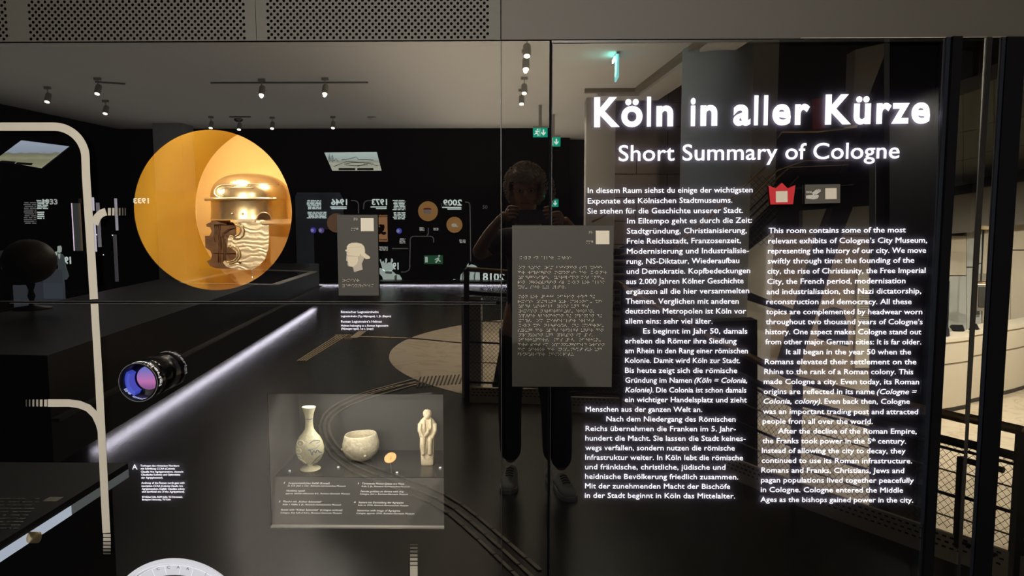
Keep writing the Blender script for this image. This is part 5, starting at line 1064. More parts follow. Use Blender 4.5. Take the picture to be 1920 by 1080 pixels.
# lobby walls in pieces as the glass shows them
CW = mat('cream_lobby_wall', (.52, .47, .38), .85, noise_amt=.04, noise_scale=2); CG = mat('grey_lobby_wall', (.30, .29, .26), .85); OAK = mat('brown_panelling', (.36, .28, .19), .7, noise_amt=.15, noise_scale=3)
dslab('upper_wall', 'grey wall strip above the brown panels behind the English text', 'wall panel', [(1505, 388), (1671, 372), (1671, 442), (1505, 440)], -12.5, .2, CG)
pw = thing('panelled_wall', 'brown panelled lobby wall behind the English text', 'wall panel', tuple(RB(1560, 830, -12.6, 'D')))
xsp = [1437, 1502, 1556, 1610, 1672]
for xa, xb in zip(xsp, xsp[1:]):
    for ya, yb_ in ((438, 606), (607.5, 850)):
        bm = B(); P = [RB(x, y, -12.6, 'D') for x, y in ((xa + .4, ya), (xb - .4, ya), (xb - .4, yb_), (xa + .4, yb_))]; slab(bm, [[(p.x, p.z) for p in P]], -12.7, -12.6); obj('panel', bm, OAK, pw)
po = thing('wall_poster', 'cream wall poster with reversed heading behind the English text', 'poster', tuple(RB(1627, 660, -12.5, 'D')))
bm = B(); P = [RB(x, y, -12.5, 'D') for x, y in ((1609, 512), (1653, 508), (1650, 690), (1603, 690))]; slab(bm, [[(p.x, p.z) for p in P]], -12.55, -12.5); obj('sheet', bm, mat('poster_cream', (.62, .56, .42), .8), po)
a, b = RB(1652, 519, -12.48, 'D'), RB(1627, 519, -12.48, 'D'); b.z = a.z; text('heading', 'DIE KÖLN-', a, b, .055, mat('poster_ink', (.05, .04, .03), .8), po, thick=.004)
bm = B()
for k in range(16):
    yy = 552 + k * 4; a, b = RB(1612, yy, -12.48, 'D'), RB(1646, yy, -12.48, 'D'); box(bm, (a.x, -12.485, a.z - .006), (b.x, -12.475, a.z + .006))
o = obj('printed_lines', bm, mat('poster_lines', (.35, .30, .22), .8), po); o['kind'] = 'stuff'
dslab('bright_wedge', 'bright cream wall wedge between column and English text', 'wall panel', [(1392, 476), (1437, 458), (1435, 645), (1420, 650), (1391, 600)], -8.85, .1, CW)
dslab('lobby_beam', 'thin black beam running diagonally behind the two text columns', 'beam', [(1398, 545), (1492, 582), (1492, 592), (1398, 562)], -8.6, .15, DARKM)
dslab('lobby_sofa', 'dark seat seen behind the lower English text', 'seat', [(1548, 640), (1552, 588), (1580, 580), (1590, 610), (1590, 650)], -11, .4, DARKM)
# reception: back wall, bulkheads, counter
YR = -12.8
rw = thing('reception_wall', 'cream panelled wall behind the reception counter', 'wall panel', tuple(RB(1830, 700, YR, 'D')))
for xa, xb, ya, yb_, mt_ in ((1745, 1812, 442, 516, CW), (1745, 1812, 518, 800, mat('bluish_wall', (.42, .44, .42), .8)), (1812, 1846, 426, 500, mat('bluish_wall', (.42, .44, .42), .8)), (1812, 1846, 502, 800, MATS['bluish_wall']), (1847, 1900, 426, 800, CW), (1900, 1950, 426, 475, CW), (1900, 1950, 477, 800, CW)):
    bm = B(); P = [RB(x, y, YR, 'D') for x, y in ((xa + .4, ya), (xb - .4, ya), (xb - .4, yb_), (xa + .4, yb_))]; slab(bm, [[(p.x, p.z) for p in P]], YR - .1, YR); obj('panel', bm, mt_, rw)
dslab('grey_bulkhead', 'grey ceiling bulkhead above the reception wall', 'bulkhead', [(1745, 372), (1960, 340), (1960, 425), (1745, 441)], YR + .35, .25, mat('bulkhead_grey', (.14, .13, .115), .85))
dslab('black_band', 'black horizontal band above the reception bulkhead', 'band', [(1745, 358), (1960, 318), (1960, 342), (1745, 373)], YR + .52, .14, BLACK)
uw = bpy.data.objects.new('wall_lobby_upper', None); COL.objects.link(uw); uw['kind'] = 'structure'
UB = mat('dim_block', (.20, .205, .18), .9, noise_amt=.15, noise_scale=3)
for r_, (ya, yb_) in enumerate(((170, 252), (252, 305), (305, 352))):
    for xa, xb in ((1745, 1806), (1806, 1868), (1868, 1960)):
        sl = lambda x, y: y - (x - 1780) * .18
        bm = B(); P = [RB(x, y, YR + .2, 'D') for x, y in ((xa + .5, sl(xa, ya + .6)), (xb - .5, sl(xb, ya + .6)), (xb - .5, sl(xb, yb_ - .6)), (xa + .5, sl(xa, yb_ - .6)))]; slab(bm, [[(p.x, p.z) for p in P]], YR, YR + .2); obj('stone_block', bm, UB, uw)
dslab('diagonal_girder', 'dim grey diagonal girder at the top right', 'girder', [(1745, 172), (1960, 95), (1960, 125), (1745, 198)], -10.5, .3, mat('girder_grey', (.06, .06, .065), .7))
scn = thing('info_screen', 'dark upright screen with faint blue lines beside the counter', 'screen', tuple(RB(1772, 622, -12.0, 'D')))
bm = B(); P = [RB(x, y, -12.2, 'D') for x, y in ((1752, 527), (1781, 527), (1778, 620), (1752, 620))]; slab(bm, [[(p.x, p.z) for p in P]], -12.3, -12.2); obj('housing', bm, mat('screen_dark', (.02, .03, .035), .3), scn)
for k in range(9):
    a, b = RB(1766, 536 + k * 5.2, -12.18, 'D'), RB(1774 - (k % 3) * 1.2, 536 + k * 5.2, -12.18, 'D'); bm = B(); box(bm, (a.x, -12.195, a.z - .008), (b.x, -12.18, a.z + .008)); obj('screen_line', bm, mat('screen_blue', (.1, .2, .3), .5, emit=.25, ecol=(.3, .6, 1)), scn)
lp = thing('pendant_lamp', 'bronze disc pendant lamp glowing over the reception counter', 'lamp', tuple(RB(1845, 541, -11.4, 'D')))
p = RB(1844, 538, -11.4, 'D'); kq = 13.4 / F_PX
bm = B(); lathe(bm, [(1 * kq, 4 * kq), (15 * kq, 3 * kq), (15 * kq, 0), (13 * kq, -.5 * kq)], p, 28); obj('shade', bm, mat('bronze_shade', (.25, .15, .08), .4, .7), lp, True)
bm = B(); lathe(bm, [(.1 * kq, -2 * kq), (10 * kq, -2 * kq), (12 * kq, 0)], p, 28); obj('diffuser', bm, mat('pendant_glow', (1, .85, .6), .5, emit=4), lp)
bm = B(); tube(bm, [p + Vector((0, 0, .03)), p + Vector((0, 0, 100 * kq))], .012, 6); obj('cable', bm, DARKM, lp)
bm = B(); lathe(bm, [(2 * kq, 106 * kq), (21 * kq, 102 * kq), (21 * kq, 99 * kq), (1 * kq, 98 * kq)], p, 28); obj('ceiling_rose', bm, mat('rose_tan', (.4, .33, .2), .6), lp, True)
pf = thing('framed_picture', 'dark framed picture on the wall behind the pendant lamp', 'picture', tuple(RB(1845, 590, -12.6, 'D')))
bm = B(); P = [RB(x, y, -12.6, 'D') for x, y in ((1839, 520), (1857, 520), (1855, 590), (1837, 590))]; slab(bm, [[(p_.x, p_.z) for p_ in P]], -12.65, -12.6); obj('frame', bm, mat('frame_grey', (.25, .23, .2), .7), pf)
bm = B(); P = [RB(x, y, -12.58, 'D') for x, y in ((1841, 545), (1853, 545), (1852, 583), (1840, 583))]; slab(bm, [[(p_.x, p_.z) for p_ in P]], -12.6, -12.58); obj('image', bm, mat('image_dark', (.06, .055, .05), .6), pf)
# counter: curved front
ctr = thing('reception_counter', 'long curved cream reception counter in the lobby', 'counter', (7.5, -10.2, -1.3))
cs = []
for x, y in ((1700, 790), (1745, 779), (1780, 774), (1820, 766), (1860, 756), (1905, 745), (1960, 728), (2040, 705)): q_ = RF(x, y, -1.3, 'D'); cs.append(Vector((q_.x, q_.y, 0)))
bk = [p_ + Vector((.35, -.75, 0)) for p_ in cs]
def band(nm, z0, z1, off, mt_):
    bm = B()
    for i in range(len(cs) - 1):
        A = [cs[i] - Vector((0, -off, 0)), cs[i + 1] - Vector((0, -off, 0)), bk[i + 1], bk[i]]; hexa(bm, [p_ + Vector((0, 0, z0)) for p_ in A], [p_ + Vector((0, 0, z1)) for p_ in A])
    obj(nm, bm, mt_, ctr)
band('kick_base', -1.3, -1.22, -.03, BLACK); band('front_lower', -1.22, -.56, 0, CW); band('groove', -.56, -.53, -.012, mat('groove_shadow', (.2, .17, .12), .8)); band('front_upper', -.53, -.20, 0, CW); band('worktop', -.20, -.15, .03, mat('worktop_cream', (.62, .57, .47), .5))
for i, (x, y, w_, h_, lb) in enumerate(((1778, 625, 17, 9, 'dark till screen lying on the left end of the counter'), (1845, 619, 9, 5, 'small black device on the counter under the pendant lamp'), (1810, 615, 12, 6, 'thin black stand on the counter beside the post'))):
    c = RF(x, y + 9, -.15, 'D'); kq = 12.2 / F_PX; c.y -= .12; c.z = -.148 + h_ * kq; bm = B(); hexa(bm, [c + Vector((-w_ * kq, -.05, -h_ * kq)), c + Vector((w_ * .6 * kq, -.05, -h_ * kq)), c + Vector((w_ * kq, -.2, 0)), c + Vector((-w_ * .8 * kq, -.2, 0))], [c + Vector((-w_ * kq, 0, -h_ * .6 * kq)), c + Vector((w_ * .6 * kq, 0, -h_ * .8 * kq)), c + Vector((w_ * kq, -.15, .04)), c + Vector((-w_ * .8 * kq, -.15, .04))]); tag(obj('desk_device', bm, DARKM), lb, 'device')

# ---------------------------------------------------------------- railing of the pit
BRASS = mat('aged_brass_rail', (.26, .18, .09), .45, .6)
ra = thing('railing', 'black steel railing with brass handrail and wire mesh around the pit', 'railing', (1.2, -2.8, 0))
RH = [1.13, 1.05, .85, .70, .67, .66]
def mesh_panel(bm, a, b, za, zb_, pitch=.05, r=.0016):
    d = b - a; L = d.length; u = d / L; H_ = zb_ - za; n = int((L + H_) / pitch)
    for k in range(n + 1):
        s = k * pitch
        for sg in (1, -1):
            # line from (s - H, 0) to (s, H), clipped to 0..L
            s0_, s1_ = s - H_, s; t0 = max(0, -s0_ / H_) if s0_ < 0 else 0; t1 = min(1, (L - s0_) / H_) if s1_ > L else 1
            if t1 <= t0 + .01: continue
            P0 = (s0_ + t0 * H_, t0 * H_); P1 = (s0_ + t1 * H_, t1 * H_)
            if sg < 0: P0, P1 = (P0[0], H_ - P0[1]), (P1[0], H_ - P1[1])
            tube(bm, [a + u * P0[0] + Vector((0, 0, za + P0[1])), a + u * P1[0] + Vector((0, 0, za + P1[1]))], r, 3, False)
for i in range(len(rail) - 1):
    a, b = rail[i], rail[i + 1]; ha, hb = RH[i] / .92, RH[i + 1] / .92
    V3 = lambda p, z: Vector((p.x, p.y, z if z < .14 else z * (ha + (hb - ha) * (p - a).length / (b - a).length)))
    bm = B(); mesh_panel(bm, a, b, .15, .74 * (ha + hb) / 2, .036, .0013); o = obj('wire_mesh', bm, DARKM, ra); o['kind'] = 'stuff'
    bm = B(); tube(bm, [V3(a, .92), V3(b, .92)], .021, 10); obj('handrail', bm, BRASS, ra, True)
    bm = B(); tube(bm, [V3(a, .76), V3(b, .76)], .02, 8); obj('top_tube', bm, DARKM, ra, True)
    bm = B(); tube(bm, [V3(a, .71), V3(b, .71)], .007, 6); tube(bm, [V3(a, .14), V3(b, .14)], .009, 6); tube(bm, [V3(a, .42), V3(b, .42)], .008, 6); obj('rod', bm, DARKM, ra, True)
    for z in (.57, .28): bm = B(); tube(bm, [V3(a, z), V3(b, z)], .004, 6); obj('cable', bm, mat('steel_cable', (.35, .30, .22), .4, .7), ra, True)
    d = (b - a).normalized(); n_ = Vector((d.y, -d.x, 0)) * .01
    bm = B(); hexa(bm, [V3(a - n_, 0), V3(b - n_, 0), V3(b + n_, 0), V3(a + n_, 0)], [V3(a - n_, .13), V3(b - n_, .13), V3(b + n_, .13), V3(a + n_, .13)]); obj('kick_plate', bm, mat('pale_curb', (.62, .55, .44), .7), ra)
    bm = B(); L = (b - a).length; k = .05
    while k < L - .05:
        for z in (.06, .085, .11):
            p_ = a + d * (k + (.012 if z == .085 else 0)) + Vector((0, 0, z)); w_ = n_ * 1.15; e_ = d * .009; hexa(bm, [p_ - w_ - e_, p_ + w_ - e_, p_ + w_ + e_, p_ - w_ + e_], [p_ - w_ - e_ + Vector((0, 0, .008)), p_ + w_ - e_ + Vector((0, 0, .008)), p_ + w_ + e_ + Vector((0, 0, .008)), p_ - w_ + e_ + Vector((0, 0, .008))])
        k += .035
    o = obj('kick_slots', bm, BLACK, ra); o['kind'] = 'stuff'
for p_, h_ in zip([rail[0], rail[1], rail[2], rail[3], rail[4], rail[5]], RH):
    bm = B(); box(bm, p_ + Vector((-.022, -.022, 0)), p_ + Vector((.022, .022, h_))); obj('post', bm, DARKM, ra)
for p_, q_ in ((rail[4].lerp(rail[3], .06), rail[4].lerp(rail[3], .22)),):
    bm = B(); box(bm, q_ + Vector((-.018, -.018, .08)), q_ + Vector((.018, .018, .50))); tube(bm, [q_ + Vector((0, 0, .48)), p_ + Vector((0, 0, .48))], .014, 6); tube(bm, [q_ + Vector((0, 0, .1)), p_ + Vector((0, 0, .1))], .014, 6); obj('gate_frame', bm, DARKM, ra)
# concrete newel beside the pit
a, b = RB(866, 700, -4.35), RB(893, 700, -4.35)
nw = thing('concrete_newel', 'pale concrete end post of the stair parapet left of the railing', 'post', (a.x, -4.5, 0)); bm = B(); box(bm, (a.x, -4.65, 0), (b.x + .04, -4.35, RB(880, 566, -4.35).z)); obj('shaft', bm, mat('concrete_grey', (.60, .61, .62), .8, noise_amt=.12, noise_scale=8), nw)
bm = B(); box(bm, (a.x - .005, -4.36, RB(880, 566, -4.35).z), (b.x + .045, -4.34, RB(880, 562, -4.35).z + .03)); obj('cap', bm, mat('concrete_light', (.35, .34, .32), .8), nw)
# stair flight climbing behind the column
st = thing('stair_flight', 'black steel stair with brass handrails climbing behind the column', 'stairs', tuple(RB(1200, 600, -8.0, 'D')))
def dl(pts, Y, r, mt_, nm): bm = B(); tube(bm, [RB(x, y, Y, 'D') for x, y in pts], r, 6); obj(nm, bm, mt_, st, True)
DR = 10 / F_PX
dl([(1178, 560), (1290, 442), (1400, 345), (1450, 300)], -5.9, .016, BRASS, 'handrail'); dl([(1405, 372), (1458, 318), (1510, 300), (1600, 300)], -7.6, .014, BRASS, 'handrail')
dl([(1400, 332), (1448, 270), (1465, 246), (1530, 246), (1600, 238)], -9.5, .025, BRASS, 'handrail'); dl([(1445, 345), (1480, 313), (1590, 308)], -7.7, .012, BRASS, 'handrail')
dl([(1110, 416), (1137, 402)], -5.0, .012, BRASS, 'handrail'); dl([(1160, 568), (1200, 552), (1260, 545)], -5.4, .012, BRASS, 'handrail')
dl([(1160, 528), (1188, 545)], -5.4, .010, BRASS, 'handrail'); dl([(1465, 355), (1600, 345)], -7.7, .016, DARKM, 'rail')
for k in range(5): dl([(1405, 395 + k * 14), (1455, 345 + k * 15)], -7.65, .012, DARKM, 'rail')
bm = B(); a, b = RB(1403, 430, -7.66, 'D'), RB(1455, 430, -7.66, 'D'); mesh_panel(bm, Vector((a.x, a.y, 0)), Vector((b.x, b.y, 0)), RB(1403, 460, -7.66, 'D').z, RB(1403, 330, -7.66, 'D').z, .08, .004); o = obj('wire_mesh', bm, mat('mesh_grey', (.12, .11, .1), .6), st); o['kind'] = 'stuff'
bm = B(); P = [RB(x, y, -7.9, 'D') for x, y in ((1390, 480), (1500, 395), (1640, 385), (1640, 320), (1500, 330), (1395, 440))]; slab(bm, [[(p_.x, p_.z) for p_ in P]], -8.0, -7.9); obj('stringer', bm, BLACK, st)
bm = B(); P = [RB(x, y, -7.0, 'D') for x, y in ((1150, 470), (1210, 440), (1210, 452), (1150, 484))]; slab(bm, [[(p_.x, p_.z) for p_ in P]], -7.1, -7.0); obj('stringer', bm, DARKM, st)
for k in range(9):
    y_ = 470 + k * 13; a, b = RB(1152, y_, -6.4 + .1 * k, 'D'), RB(1180 + (k % 3) * 12, y_ + 3, -6.4 + .1 * k, 'D'); bm = B(); box(bm, (min(a.x, b.x), a.y - .28, a.z - .02), (max(a.x, b.x), a.y, a.z + .02)); obj('tread', bm, DARKM, st)
# dark block under the column (stair enclosure)
dslab('stair_enclosure', 'black stair enclosure at the foot of the round column', 'enclosure', [(1232, 608), (1420, 600), (1421, 1010), (1195, 1010), (1195, 655)], -4.35, .2, BLACK)
# tactile floor strips
TACT = mat('tactile_cream', (.52, .42, .28), .7); TACG = mat('tactile_grey', (.42, .38, .32), .6)
tf = thing('tactile_strips', 'cream tactile guide strips inlaid in the dark floor', 'floor marking', (-1.5, -5, 0))
def fstrip(path, w_, seg, gp, mt_, nm='strip', z=.003):
    P = [RF(x, y) for x, y in path]; P = [Vector((p_.x, p_.y, z)) for p_ in P]
    cum = [0]
    for a, b in zip(P, P[1:]): cum.append(cum[-1] + (b - a).length)
    def at(s):
        for i in range(len(P) - 1):
            if s <= cum[i + 1]: return P[i].lerp(P[i + 1], (s - cum[i]) / (cum[i + 1] - cum[i]))
        return P[-1]
    bm = B(); s = 0
    while s < cum[-1] - .02:
        e = min(s + seg, cum[-1]); a, b = at(s), at(e); d = (b - a)
        if d.length > .004:
            n_ = Vector((d.y, -d.x, 0)).normalized() * w_ / 2; up_ = Vector((0, 0, .004)); hexa(bm, [a - n_, b - n_, b + n_, a + n_], [a - n_ + up_, b - n_ + up_, b + n_ + up_, a + n_ + up_])
        s = e + gp
    o = obj(nm, bm, mt_, tf); o['kind'] = 'stuff'
for dx in (0, 5, 10, 15):
    fstrip([(558 + dx, 677), (633 + dx * 1.2, 628.5)], .014, .10, .02, TACT)
for dy in (0, 2.5, 5, 7.5): fstrip([(628, 628.5 + dy), (662, 628.5 + dy)], .018, .10, .02, TACT)
for dx in (0, 5, 10): fstrip([(658 + dx, 634), (675 + dx, 621)], .03, .5, .02, TACT)
fstrip([(673, 631.5), (765, 634.5)], .05, .42, .02, TACT); fstrip([(765, 634.5), (865, 644)], .05, .55, .03, DARKM, z=.006)
def shift(path, k): # parallel copies of the curved triple line
    P = [Vector(p_) for p_ in path]; out = []
    for i, p_ in enumerate(P):
        d = (P[min(i + 1, len(P) - 1)] - P[max(i - 1, 0)]).normalized(); n_ = Vector((-d.y, d.x)); out.append(tuple(p_ + n_ * k * (.30 + .70 * (p_.y - 700) / 300) * 1.0))
    return out
base = [(780, 716), (740, 727), (690, 741), (655, 754), (628, 768), (613, 783), (607, 800), (612, 822), (628, 848), (660, 873), (710, 893), (760, 912), (810, 930), (850, 953), (890, 985), (940, 1030), (1000, 1085)]
for k in (-16, 0, 16): fstrip(shift(base, k), .018, .17, .012, TACG)
for k in range(12):
    x = 782 + k * 7.2; fstrip([(x, 727 - k * .5), (x + 7, 708 - k * .4)], .015, .5, .1, mat('tactile_dark', (.04, .035, .03), .7), z=.006)
fstrip([(680, 741), (740, 724), (800, 716)], .02, .4, .02, TACT)

# ---------------------------------------------------------------- reading desk whose reflection shows at lower left
zt = .56
e1_ = RF(240, 868, zt); e2_ = Vector((e1_.x, -.06, zt)); xl_ = -2.3; yv = min(e1_.y, -.35)
dk = thing('reading_desk', 'black tactile reading desk mirrored at lower left, with a pale light strip', 'desk', ((xl_ + e1_.x) / 2, yv / 2, 0))
bm = B(); box(bm, (xl_, yv, zt - .03), (e1_.x, -.05, zt)); obj('desktop', bm, mat('desk_black', (.030, .030, .027), .5, noise_amt=.2), dk)
bm = B(); box(bm, (xl_, yv + .03, 0), (e1_.x - .055, -.05, zt - .03)); obj('body', bm, BLACK, dk)
print('desk', e1_, yv)
ys1, ys2 = RX(133, 955, e1_.x), RX(0, 1075, e1_.x); zb1, zb0 = RX(133, 948, e1_.x).z, RX(133, 966, e1_.x).z
bm = B(); box(bm, (e1_.x - .05, yv + .0, zb0), (e1_.x + .001, ys1.y - .002, zb1)); obj('dim_strip', bm, mat('strip_dim', (.2, .2, .2), .5, emit=.22, ecol=(.9, 1, 1)), dk)
bm = B(); box(bm, (e1_.x - .05, ys1.y, zb0), (e1_.x + .002, min(-.06, ys2.y + .2), zb1)); obj('bright_strip', bm, mat('strip_pale_blue', (.6, .7, .9), .5, emit=1.5, ecol=(.75, .85, 1)), dk)
bm = B(); a = RF(75, 943, zt); b = RF(107, 935, zt); c = RF(100, 941, zt); q1 = RF(92, 939, zt); box(bm, (q1.x - .02, q1.y - .035, zt), (q1.x + .03, q1.y + .005, zt + .001)); obj('blank_label', bm, WHITE_P, dk)
bm = B(); rnd = random.Random(3)
for k in range(10):
    for j in range(22):
        p_ = RF(2 + j * 3.3 + rnd.uniform(-1, 1), 935 + k * 6.2, zt)
        if rnd.random() < .75 and p_.y < -.06 and p_.x > xl_ + .02 and 2 + j * 3.3 < 78 - k * 5: box(bm, (p_.x - .0045, p_.y - .003, zt), (p_.x + .0045, p_.y + .003, zt + .0012))
o = obj('braille_dots', bm, DOT, dk); o['kind'] = 'stuff'
bm = B(); lathe(bm, [(.018, 0), (.018, .03), (.004, .035)], (0, 0, 0), 20); bm.transform(Matrix.Translation((e1_.x - .0, RX(55, 1010, e1_.x).y, (zb0 + zb1) / 2)) @ Matrix.Rotation(R(90), 4, 'Y')); obj('brass_knob', bm, mat('knob_brass', (.8, .6, .3), .3, .8, emit=.1), dk, True)

# ================================================================= THE PHOTOGRAPHER (seen in the glass)
def skinned(name, verts, edges, mt_, parent, sub=2, root=0):
    me = bpy.data.meshes.new(name); me.from_pydata([v[:3] for v in verts], edges, []); me.materials.append(mt_)
    o = bpy.data.objects.new(name, me); COL.objects.link(o); o.parent = parent; o.matrix_parent_inverse = Matrix.Translation(-Vector(parent.location))
    md = o.modifiers.new('skin', 'SKIN'); md.use_smooth_shade = True
    for i, v in enumerate(verts):
        sv = me.skin_vertices[0].data[i]; r_ = v[3] if isinstance(v[3], tuple) else (v[3], v[3]); sv.radius = r_; sv.use_root = (i == root)
    s_ = o.modifiers.new('sub', 'SUBSURF'); s_.levels = sub; s_.render_levels = sub
    return o
SKIN = mat('skin', (.52, .30, .20), .55, noise_amt=.08, noise_scale=40); SHIRT = mat('dark_tshirt', (.012, .013, .018), .9); JEANS = mat('dark_jeans', (.020, .030, .055), .85, noise_amt=.4, noise_scale=120)
HAIR = mat('grey_brown_hair', (.42, .34, .27), .8, noise_amt=.4, noise_scale=60); SHOE = mat('pale_grey_shoe', (.50, .52, .52), .7); SOLE = mat('shoe_sole', (.7, .7, .68), .7)
pn = thing('person', 'person with curly grey hair and glasses photographing with a phone, mirrored in glass', 'person', (.02, -2.32, 0))
PY = -2.34
body = [(0.02, PY, .98, .115), (0.02, PY, 1.15, .115), (0.02, PY, 1.32, .125), (0.02, PY - .01, 1.43, .10), (0.015, PY + .01, 1.50, .055), (0.005, PY + .05, 1.57, .05), (0, PY + .075, 1.66, (.078, .088)), (0, PY + .07, 1.75, (.080, .092)), (0, PY + .06, 1.80, .06),
        (-.17, PY, 1.42, .055), (-.245, PY + .02, 1.36, .046), (-.27, PY + .10, 1.355, .044), (-.20, PY + .20, 1.47, .036), (-.135, PY + .27, 1.555, .024), (-.10, PY + .30, 1.585, .022),
        (.20, PY, 1.42, .055), (.30, PY + .03, 1.36, .046), (.33, PY + .12, 1.38, .042), (.25, PY + .21, 1.48, .034), (.19, PY + .27, 1.555, .024), (.165, PY + .30, 1.585, .022),
        (-.07, PY, .90, .085), (-.09, PY + .02, .50, .055), (-.085, PY, .10, .04), (.11, PY, .90, .085), (.16, PY + .03, .50, .055), (.17, PY + .02, .10, .04)]
skinned('body', body, [(0, 1), (1, 2), (2, 3), (3, 4), (4, 5), (5, 6), (6, 7), (7, 8), (3, 9), (9, 10), (10, 11), (11, 12), (12, 13), (13, 14), (3, 15), (15, 16), (16, 17), (17, 18), (18, 19), (19, 20), (0, 21), (21, 22), (22, 23), (0, 24), (24, 25), (25, 26)], SKIN, pn, 2, 0)
skinned('tshirt', [(0.02, PY, .93, .145), (0.02, PY, 1.12, .14), (0.02, PY, 1.32, .15), (0.02, PY, 1.43, .11), (0.018, PY + .005, 1.475, .065), (-.17, PY, 1.425, .072), (-.25, PY + .015, 1.375, .066), (.20, PY, 1.425, .072), (.305, PY + .025, 1.375, .066)], [(0, 1), (1, 2), (2, 3), (3, 4), (3, 5), (5, 6), (3, 7), (7, 8)], SHIRT, pn, 2, 1)
skinned('jeans', [(0.02, PY, .96, .135), (-.065, PY, .86, .095), (-.09, PY + .02, .50, .075), (-.085, PY, .11, .068), (.105, PY, .86, .095), (.16, PY + .03, .50, .075), (.17, PY + .02, .11, .068)], [(0, 1), (1, 2), (2, 3), (0, 4), (4, 5), (5, 6)], JEANS, pn, 2, 0)
def shoe(x, y, rot):
    bm = B(); prev = None
    for v, hw, zt_ in ((-.09, .025, .05), (-.08, .036, .085), (-.03, .038, .095), (.03, .042, .085), (.09, .048, .065), (.14, .044, .05), (.175, .028, .035)):
        ring = [bm.verts.new((hw * c_, v, .022 + z_ * (zt_ - .022))) for c_, z_ in ((-1, 0), (-1, .45), (-.7, .85), (0, 1), (.7, .85), (1, .45), (1, 0))]
        if prev:
            for i in range(7): bm.faces.new((prev[i], prev[(i + 1) % 7], ring[(i + 1) % 7], ring[i]))
        else: bm.faces.new(ring[::-1])
        prev = ring
    bm.faces.new(prev); M = Matrix.Translation((x, y, 0)) @ Matrix.Rotation(rot, 4, 'Z'); bm.transform(M); bmesh.ops.recalc_face_normals(bm, faces=bm.faces)
    so = obj('shoe', bm, SHOE, pn, True)
    bm = B(); slab(bm, [[(-.03, -.095), (.03, -.095), (.042, -.02), (.053, .08), (.048, .15), (.02, .185), (-.02, .185), (-.048, .15), (-.053, .08), (-.042, -.02)]], 0, .024, Vector((0, 0, 0)), Vector((1, 0, 0)), Vector((0, 1, 0)), Vector((0, 0, 1))); bm.transform(M); obj('sole', bm, SOLE, so)
    for k in range(4):
        bm = B(); v = .02 + k * .022; tube(bm, [M @ Vector((-.022, v, .092 - k * .006)), M @ Vector((0, v, .1 - k * .007)), M @ Vector((.022, v, .092 - k * .006))], .004, 6); obj('lace', bm, mat('lace_dark', (.08, .08, .08), .8), so)
shoe(-.085, PY + .06, R(4)); shoe(.175, PY + .07, R(-14))
# face and hair
hx, hy, hz = 0, PY + .075, 1.69
bm = B(); tube(bm, [(hx, hy + .083, hz + .025), (hx, hy + .105, hz - .012), (hx, hy + .09, hz - .02)], [.008, .013, .009], 8); obj('nose', bm, SKIN, pn, True)
for s in (-1, 1):
    bm = B(); bmesh.ops.create_uvsphere(bm, u_segments=12, v_segments=8, radius=.010, matrix=Matrix.Translation((hx + s * .032, hy + .073, hz + .022))); e_ = obj('eye', bm, mat('eye_white', (.12, .10, .09), .3), pn, True)
    bm = B(); bmesh.ops.create_uvsphere(bm, u_segments=10, v_segments=6, radius=.006, matrix=Matrix.Translation((hx + s * .032, hy + .080, hz + .017))); obj('iris', bm, mat('iris_dark', (.02, .02, .02), .2), e_, True)
    bm = B(); bmesh.ops.create_uvsphere(bm, u_segments=12, v_segments=8, radius=1, matrix=Matrix.Translation((hx + s * .084, hy - .005, hz + .0)) @ Matrix.Diagonal((.010, .018, .030, 1))); obj('ear', bm, SKIN, pn, True)
bm = B(); tube(bm, [(hx - .024, hy + .082, hz - .048), (hx, hy + .088, hz - .046), (hx + .024, hy + .082, hz - .048)], .005, 6); obj('mouth', bm, mat('lips', (.32, .13, .11), .6), pn, True)
gs = bpy.data.objects.new('glasses', None)
bm = B()
for s in (-1, 1): tube(bm, [(hx + s * .032 + .021 * math.cos(R(a)), hy + .098, hz + .020 + .014 * math.sin(R(a))) for a in range(0, 361, 24)], .0016, 6); tube(bm, [(hx + s * .06, hy + .097, hz + .03), (hx + s * .082, hy + .06, hz + .028), (hx + s * .086, hy - .01, hz + .022)], .002, 6)
tube(bm, [(hx - .01, hy + .1, hz + .024), (hx + .01, hy + .1, hz + .024)], .002, 6); obj('glasses', bm, DARKM, pn, True)
bm = B(); bmesh.ops.create_uvsphere(bm, u_segments=28, v_segments=18, radius=1, matrix=Matrix.Translation((hx, hy - .022, hz + .052)) @ Matrix.Diagonal((.104, .105, .115, 1)))
for v in bm.verts:
    v.co += (v.co - Vector((hx, hy, hz))).normalized() * .012 * noise.noise(v.co * 38)
bmesh.ops.delete(bm, geom=[v for v in bm.verts if v.co.y > hy + .03 and v.co.z < hz + .055], context='VERTS'); obj('hair_mass', bm, HAIR, pn, True)
rnd = random.Random(5); bm = B(); cnt = 0
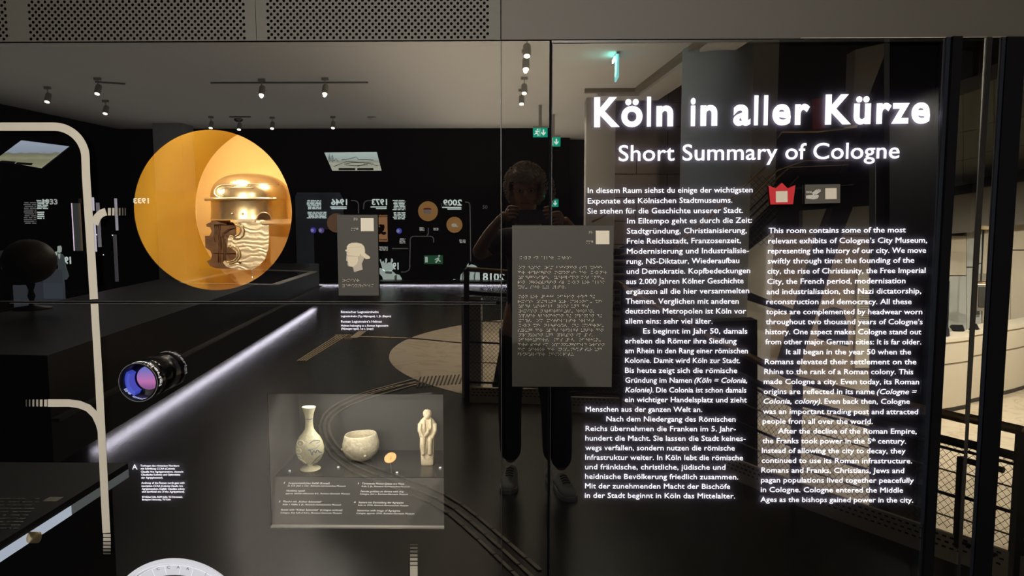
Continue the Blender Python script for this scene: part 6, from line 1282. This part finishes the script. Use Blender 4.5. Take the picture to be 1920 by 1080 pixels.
while cnt < 650:
    a, ph = rnd.uniform(0, 2 * math.pi), rnd.uniform(-.9, 1.5); d = Vector((math.cos(a) * math.cos(ph), math.sin(a) * math.cos(ph), math.sin(ph)))
    p_ = Vector((hx, hy - .022, hz + .052)) + Vector((d.x * .104, d.y * .105, d.z * .115))
    if p_.y > hy + .040 and p_.z < hz + .062: continue
    cnt += 1; s_, t_ = frame_of(d); r0 = rnd.uniform(.006, .012); ph0 = rnd.uniform(0, 6)
    tube(bm, [p_ + d * (.0 + .006 * q_) + (s_ * math.cos(ph0 + q_ * 1.3) + t_ * math.sin(ph0 + q_ * 1.3)) * r0 for q_ in range(5)], .0022, 4)
o = obj('hair_curls', bm, HAIR, pn); o['kind'] = 'stuff'
# hands on the phone: palms and fingers
def hand(sx, x, z, y):
    bm = B(); bmesh.ops.create_uvsphere(bm, u_segments=14, v_segments=10, radius=1, matrix=Matrix.Translation((x, y, z)) @ Matrix.Diagonal((.022, .030, .038, 1)))
    obj('palm', bm, SKIN, pn, True)
    for k, (L_, dz) in enumerate(((.062, .034), (.066, .016), (.062, -.002), (.052, -.020))):
        bm = B(); p0 = Vector((x, y + .020, z + dz)); tube(bm, [p0, p0 + Vector((-sx * .006, .028, .004)), p0 + Vector((-sx * .026, .036, .004)), p0 + Vector((-sx * (L_ - .012), .034, .0))], [.0092, .0088, .0082, .0066], 8); obj('finger', bm, SKIN, pn, True)
    bm = B(); tube(bm, [Vector((x, y - .018, z + .01)), Vector((x - sx * .018, y - .020, z + .022)), Vector((x - sx * .042, y - .006, z + .026))], [.0115, .0105, .0085], 8); obj('thumb', bm, SKIN, pn, True)
hand(-1, -.088, 1.580, -2.045); hand(1, .148, 1.578, -2.045)
ph_ = thing('phone', 'dark phone held sideways in front of the face, mirrored in glass', 'phone', (.035, -2.012, 1.532))
bm = B(); box(bm, (-.068, -2.018, 1.528), (.128, -2.009, 1.604)); bmesh.ops.bevel(bm, geom=bm.edges[:], offset=.004, segments=2, affect='EDGES'); obj('case', bm, mat('phone_dark', (.02, .022, .028), .35), ph_)
bm = B(); box(bm, (-.05, -2.0092, 1.533), (-.038, -2.0068, 1.600)); obj('camera_bar', bm, BLACK, ph_)
